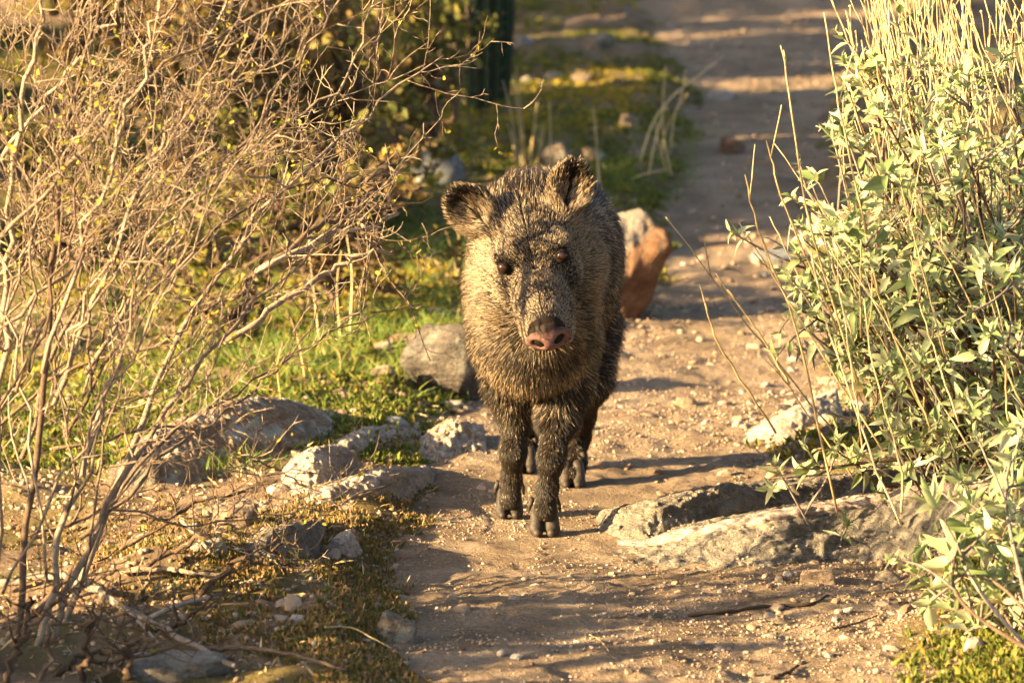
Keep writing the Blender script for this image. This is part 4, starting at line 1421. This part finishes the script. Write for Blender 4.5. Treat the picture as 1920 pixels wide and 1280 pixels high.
# hooves: two toes and the dew claws
for (a, b_, d, sc_, toe) in ((955, 965, 7.135, 0.98, 0.036), (1021, 997, 6.985, 1.05, 0.038), (1073, 913, 7.425, 0.95, 0.034), (984, 894, 7.555, 0.9, 0.032)):
    c = W(a, b_, d)
    c[2] = H(c[0], c[1]) + 0.0
    T = Field(c - np.array([0.045, 0.06, 0.006]), c + np.array([0.045, 0.05, 0.085]), 0.0022)
    for s in (-1, 1):
        T.limb(c + np.array([s * 0.0095 * sc_, 0.006, toe]), c + np.array([s * 0.0112 * sc_, -0.008, 0.011]), 0.0095 * sc_, 0.0110 * sc_, 0.002)
        T.limb(c + np.array([s * 0.0112 * sc_, -0.010, 0.009]), c + np.array([s * 0.0100 * sc_, -0.020, 0.0065]), 0.0092 * sc_, 0.0068 * sc_, 0.003)
    T.ball(c + np.array([0, -0.006, -0.012]), (0.08, 0.08, 0.0125), 0.0015, None, True)
    tv, tf = T.mesh()
    h_ = link('hoof', make_mesh('hoof', tv, [tf]), M['hoof'], jav)
    for s in (-1, 1):
        A = Acc()
        p = c + np.array([s * 0.017 * sc_, 0.022, 0.052])
        A.tube([p, p + [s * 0.004, 0.004, -0.012], p + [s * 0.006, 0.004, -0.022]], [0.0042, 0.0038, 0.001], 8)
        A.obj('dew_claw', M['hoof'], h_)

# ---- coat: banded bristles over the whole hide
def coat(nh, seed):
    r = np.random.RandomState(seed)
    tri = np.vstack([BF[:, [0, 1, 2]], BF[:, [0, 2, 3]]])
    p0, p1, p2 = BV[tri[:, 0]], BV[tri[:, 1]], BV[tri[:, 2]]
    nrm = np.cross(p1 - p0, p2 - p0)
    ar = np.linalg.norm(nrm, axis=1)
    # smooth vertex normals
    VN = np.zeros_like(BV)
    for k in range(3):
        np.add.at(VN, tri[:, k], nrm)
    VN /= np.linalg.norm(VN, axis=1)[:, None] + 1e-12
    cc = (p0 + p1 + p2) / 3
    hl = (cc - mid) @ HAX.T
    headw = sstep(-0.13, -0.05, hl[:, 2])
    dens = 1 + 2.8 * headw + 2.6 * sstep(0.20, 0.12, cc[:, 2])
    dens[(cc[:, 1] > 7.35)] *= 0.6
    pr = ar * dens
    ti = r.choice(len(tri), nh, p=pr / pr.sum())
    u, w = r.rand(nh), r.rand(nh)
    fl = u + w > 1
    u[fl], w[fl] = 1 - u[fl], 1 - w[fl]
    t = tri[ti]
    P = BV[t[:, 0]] + (BV[t[:, 1]] - BV[t[:, 0]]) * u[:, None] + (BV[t[:, 2]] - BV[t[:, 0]]) * w[:, None]
    Nn = VN[t[:, 0]] * (1 - u - w)[:, None] + VN[t[:, 1]] * u[:, None] + VN[t[:, 2]] * w[:, None]
    Nn /= np.linalg.norm(Nn, axis=1)[:, None] + 1e-12
    L = (P - mid) @ HAX.T                        # head coordinates
    q = np.linalg.norm((L - np.array([0, -0.045, 0.03])) * np.array([1, 1, 0.8]), axis=1)
    head = sstep(0.165, 0.105, q) * sstep(-0.14, -0.08, L[:, 2])
    z = P[:, 2]
    leg = sstep(0.20, 0.13, z)
    # keep bare: nose tip, eye sockets
    muz = (np.abs(L[:, 0]) < 0.06) & (np.abs(L[:, 1] + 0.02) < 0.05)
    bare = (L[:, 2] > 0.139) & muz
    for s in (-1, 1):
        bare |= np.linalg.norm(L - np.array([s * 0.0445, 0.004, 0.007]), axis=1) < 0.0128
    nearhoof = z < 0.04
    ear = np.zeros(nh)
    inner = np.zeros(nh)
    for c, ax, wd in EARS:
        e = (P - c) @ ax.T
        k = np.linalg.norm(e / np.array([wd * 1.12, 0.050, 0.03]), axis=1)
        isin = sstep(1.1, 0.85, k)
        ear = np.maximum(ear, isin)
        inner = np.maximum(inner, isin * (Nn @ ax[2] > 0.35) * sstep(1.0, 0.75, np.linalg.norm(e[:, :2] / np.array([wd, 0.045]), axis=1)))
    earup = np.full(nh, -1.0)
    for c, ax, wd in EARS:
        e = (P - c) @ ax.T
        isin = np.linalg.norm(e / np.array([wd * 1.12, 0.050, 0.03]), axis=1) < 1.1
        earup[isin] = e[isin, 1]
    # direction the coat lies
    back = np.array([0.05, 0.75, -0.55])
    comb = np.tile(back, (nh, 1))
    top = sstep(0.40, 0.50, z) * (1 - head)
    comb = comb * (1 - top[:, None]) + top[:, None] * np.array([0, 0.45, 0.75])
    comb = comb * (1 - leg[:, None]) + leg[:, None] * np.array([0, 0.25, -1.0])
    hc = -hf * 1.0 + (-hu) * np.clip(-L[:, 1:2] * 8, -0.5, 1.4) + hs * np.sign(L[:, :1]) * 0.25
    comb = comb * (1 - head[:, None]) + hc * head[:, None]
    for c, ax, wd in EARS:
        e = (P - c) @ ax.T
        isin = (np.linalg.norm(e / np.array([wd * 1.1, 0.05, 0.03]), axis=1) < 1.08)
        comb[isin] = ax[1] * 1.0 + ax[0] * 0.35 * np.sign(e[isin][:, :1])
    comb = comb - Nn * (comb * Nn).sum(1)[:, None]
    comb /= np.linalg.norm(comb, axis=1)[:, None] + 1e-9
    length = 0.0190 * (1 - head) + head * (0.0068 + 0.009 * sstep(0.04, 0.11, -L[:, 1] + 0.3 * np.abs(L[:, 0])) + 0.008 * sstep(-0.02, -0.09, L[:, 2]))
    length = length * (1 + 0.35 * top) * (1 - 0.66 * leg)
    for s in (-1, 1):
        length *= 1 - 0.6 * np.exp(-(np.linalg.norm(L - np.array([s * 0.044, 0.0, 0.006]), axis=1) / 0.034) ** 2)
    length = np.where(ear > 0.5, np.where((inner > 0.5) & (earup < 0.012), 0.016, 0.010), length)
    length *= r.uniform(0.55, 1.25, nh)
    length = np.maximum(np.where(nearhoof, length * 0.7, length), 0.0042)
    length *= 1 - 0.35 * sstep(0.10, 0.145, L[:, 2]) * muz
    length = np.maximum(length, 0.0042)
    lift = 0.50 * (1 - head) + 0.36 * head
    lift = np.where(leg > 0.5, 0.20, lift)
    lift = np.where(ear > 0.5, 0.45, lift)
    Dd = Nn * lift[:, None] + comb * 0.85 + r.normal(size=(nh, 3)) * (0.17 - 0.07 * head)[:, None]
    Dd /= np.linalg.norm(Dd, axis=1)[:, None]
    K = 4
    tt = np.linspace(0, 1, K)
    pts = P[:, None] - Nn[:, None] * 0.0004 + Dd[:, None] * (length[:, None] * tt)[..., None] + (comb[:, None] * 0.30 - np.array([0, 0, 0.14])) * (length[:, None] * tt ** 2)[..., None]
    # bristles gather into small tufts
    cell = np.floor((P + Dd * length[:, None] * 0.6) / 0.0085).astype(np.int64)
    key = (cell[:, 0] * 73856093) ^ (cell[:, 1] * 19349663) ^ (cell[:, 2] * 83492791)
    _u, inv_ = np.unique(key, return_inverse=True)
    inv_ = inv_.ravel()
    cnt_ = np.bincount(inv_)
    mean_ = np.stack([np.bincount(inv_, weights=pts[:, -1, k]) / cnt_ for k in range(3)], 1)[inv_]
    pull = (0.18 * (1 - 0.55 * head) * (1 - leg))[:, None] * (mean_ - pts[:, -1])
    pts = pts + pull[:, None] * (tt ** 1.5)[None, :, None]
    # how pale the band is: head and collar pale, legs, crown and rump dark
    pale = 0.24 - 0.11 * sstep(0.30, 0.20, z)
    pale = pale * (1 - head) + head * (0.54 - 0.28 * sstep(0.045, 0.0, np.abs(L[:, 0])) * sstep(-0.05, -0.005, L[:, 1]) - 0.06 * sstep(0.03, 0.09, -L[:, 1]))  # dark along the bridge: its shade put into the colour, plus a darker forehead
    collar = np.exp(-((np.linalg.norm((P - hp(0, -0.07, -0.03)) * np.array([1, 0.9, 1]), axis=1) - 0.145) / 0.022) ** 2) * sstep(0.47, 0.36, z)
    rr_ = np.linalg.norm((P - hp(0, -0.07, -0.03)) * np.array([1, 0.9, 1]), axis=1)
    pale *= 1 - 0.55 * np.exp(-((rr_ - 0.118) / 0.012) ** 2) * (1 - sstep(-0.02, 0.03, L[:, 1]))  # dark ring behind the jaw: its shadow put into the coat colour
    pale = np.maximum(pale, 0.55 * collar)
    for s in (-1, 1):
        pale *= 1 - 0.75 * np.exp(-(np.linalg.norm(L - np.array([s * 0.045, -0.003, 0.004]), axis=1) / 0.017) ** 2)
        pale *= 1 - 0.45 * np.exp(-(np.linalg.norm(L - np.array([s * 0.050, -0.035, 0.03]), axis=1) / 0.02) ** 2)
    side_ = np.exp(-((np.abs(L[:, 0]) - 0.047) / 0.010) ** 2) * sstep(-0.02, 0.01, L[:, 2]) * sstep(0.12, 0.08, L[:, 2]) * head  # crease shade down the muzzle sides, put into the coat colour
    pale = pale * (1 - 0.6 * side_) * (1 - 0.8 * leg)
    pale = np.where(ear > 0.5, 0.62, pale)
    pale = np.where(inner > 0.5, np.where(earup < 0.012, 0.75, 0.12), pale)
    pale = pale * (1 - 0.35 * top)
    clump_ = noise3(P, 95) * 0.5 + noise3(P, 40) * 0.3
    pale = np.where(r.rand(nh) < np.clip(pale * 1.25 + clump_ * 0.45, 0.02, 1), r.uniform(0.55, 1.0, nh), r.uniform(0.0, 0.10, nh))
    ok = ~bare & (z > 0.02)
    pts, pale, thin = pts[ok], pale[ok], 1 - 0.38 * np.maximum(head, leg * 0.6)[ok]
    n = len(pts)
    cu = bpy.data.hair_curves.new('fur')
    cu.add_curves([K] * n)
    cu.attributes['position'].data.foreach_set('vector', pts.astype(np.float32).ravel())
    ra = cu.attributes.get('radius') or cu.attributes.new('radius', 'FLOAT', 'POINT')
    ra.data.foreach_set('value', (thin[:, None] * np.array([0.00033, 0.00035, 0.00029, 0.00010])).astype(np.float32).ravel())
    pa = cu.attributes.new('pale', 'FLOAT', 'CURVE')
    pa.data.foreach_set('value', pale.astype(np.float32))
    return cu


m, nt, b, v = material('grizzled_bristle', 0.5, 0.3)
hi = nt.nodes.new('ShaderNodeHairInfo')
at = nt.nodes.new('ShaderNodeAttribute')
at.attribute_name = 'pale'
band = ramp(nt, math_n(nt, 'ADD', hi.outputs['Intercept'], math_n(nt, 'MULTIPLY', math_n(nt, 'SUBTRACT', hi.outputs['Random'], 0.5), 0.28)), [(0.0, (0.05, 0.05, 0.05)), (0.34, (0.12, 0.12, 0.12)), (0.46, (1, 1, 1)), (0.80, (1, 1, 1)), (0.93, (0.12, 0.12, 0.12))])
fac = math_n(nt, 'MULTIPLY', band, at.outputs['Fac'])
lightc = ramp(nt, hi.outputs['Random'], [(0, (0.40, 0.265, 0.145)), (0.5, (0.51, 0.38, 0.24)), (1, (0.62, 0.51, 0.37))])
nt.links.new(mixc(nt, fac, (0.010, 0.0065, 0.0045), lightc), b.inputs['Base Color'])
fur = link('fur', coat(300000, 4), m, jav)
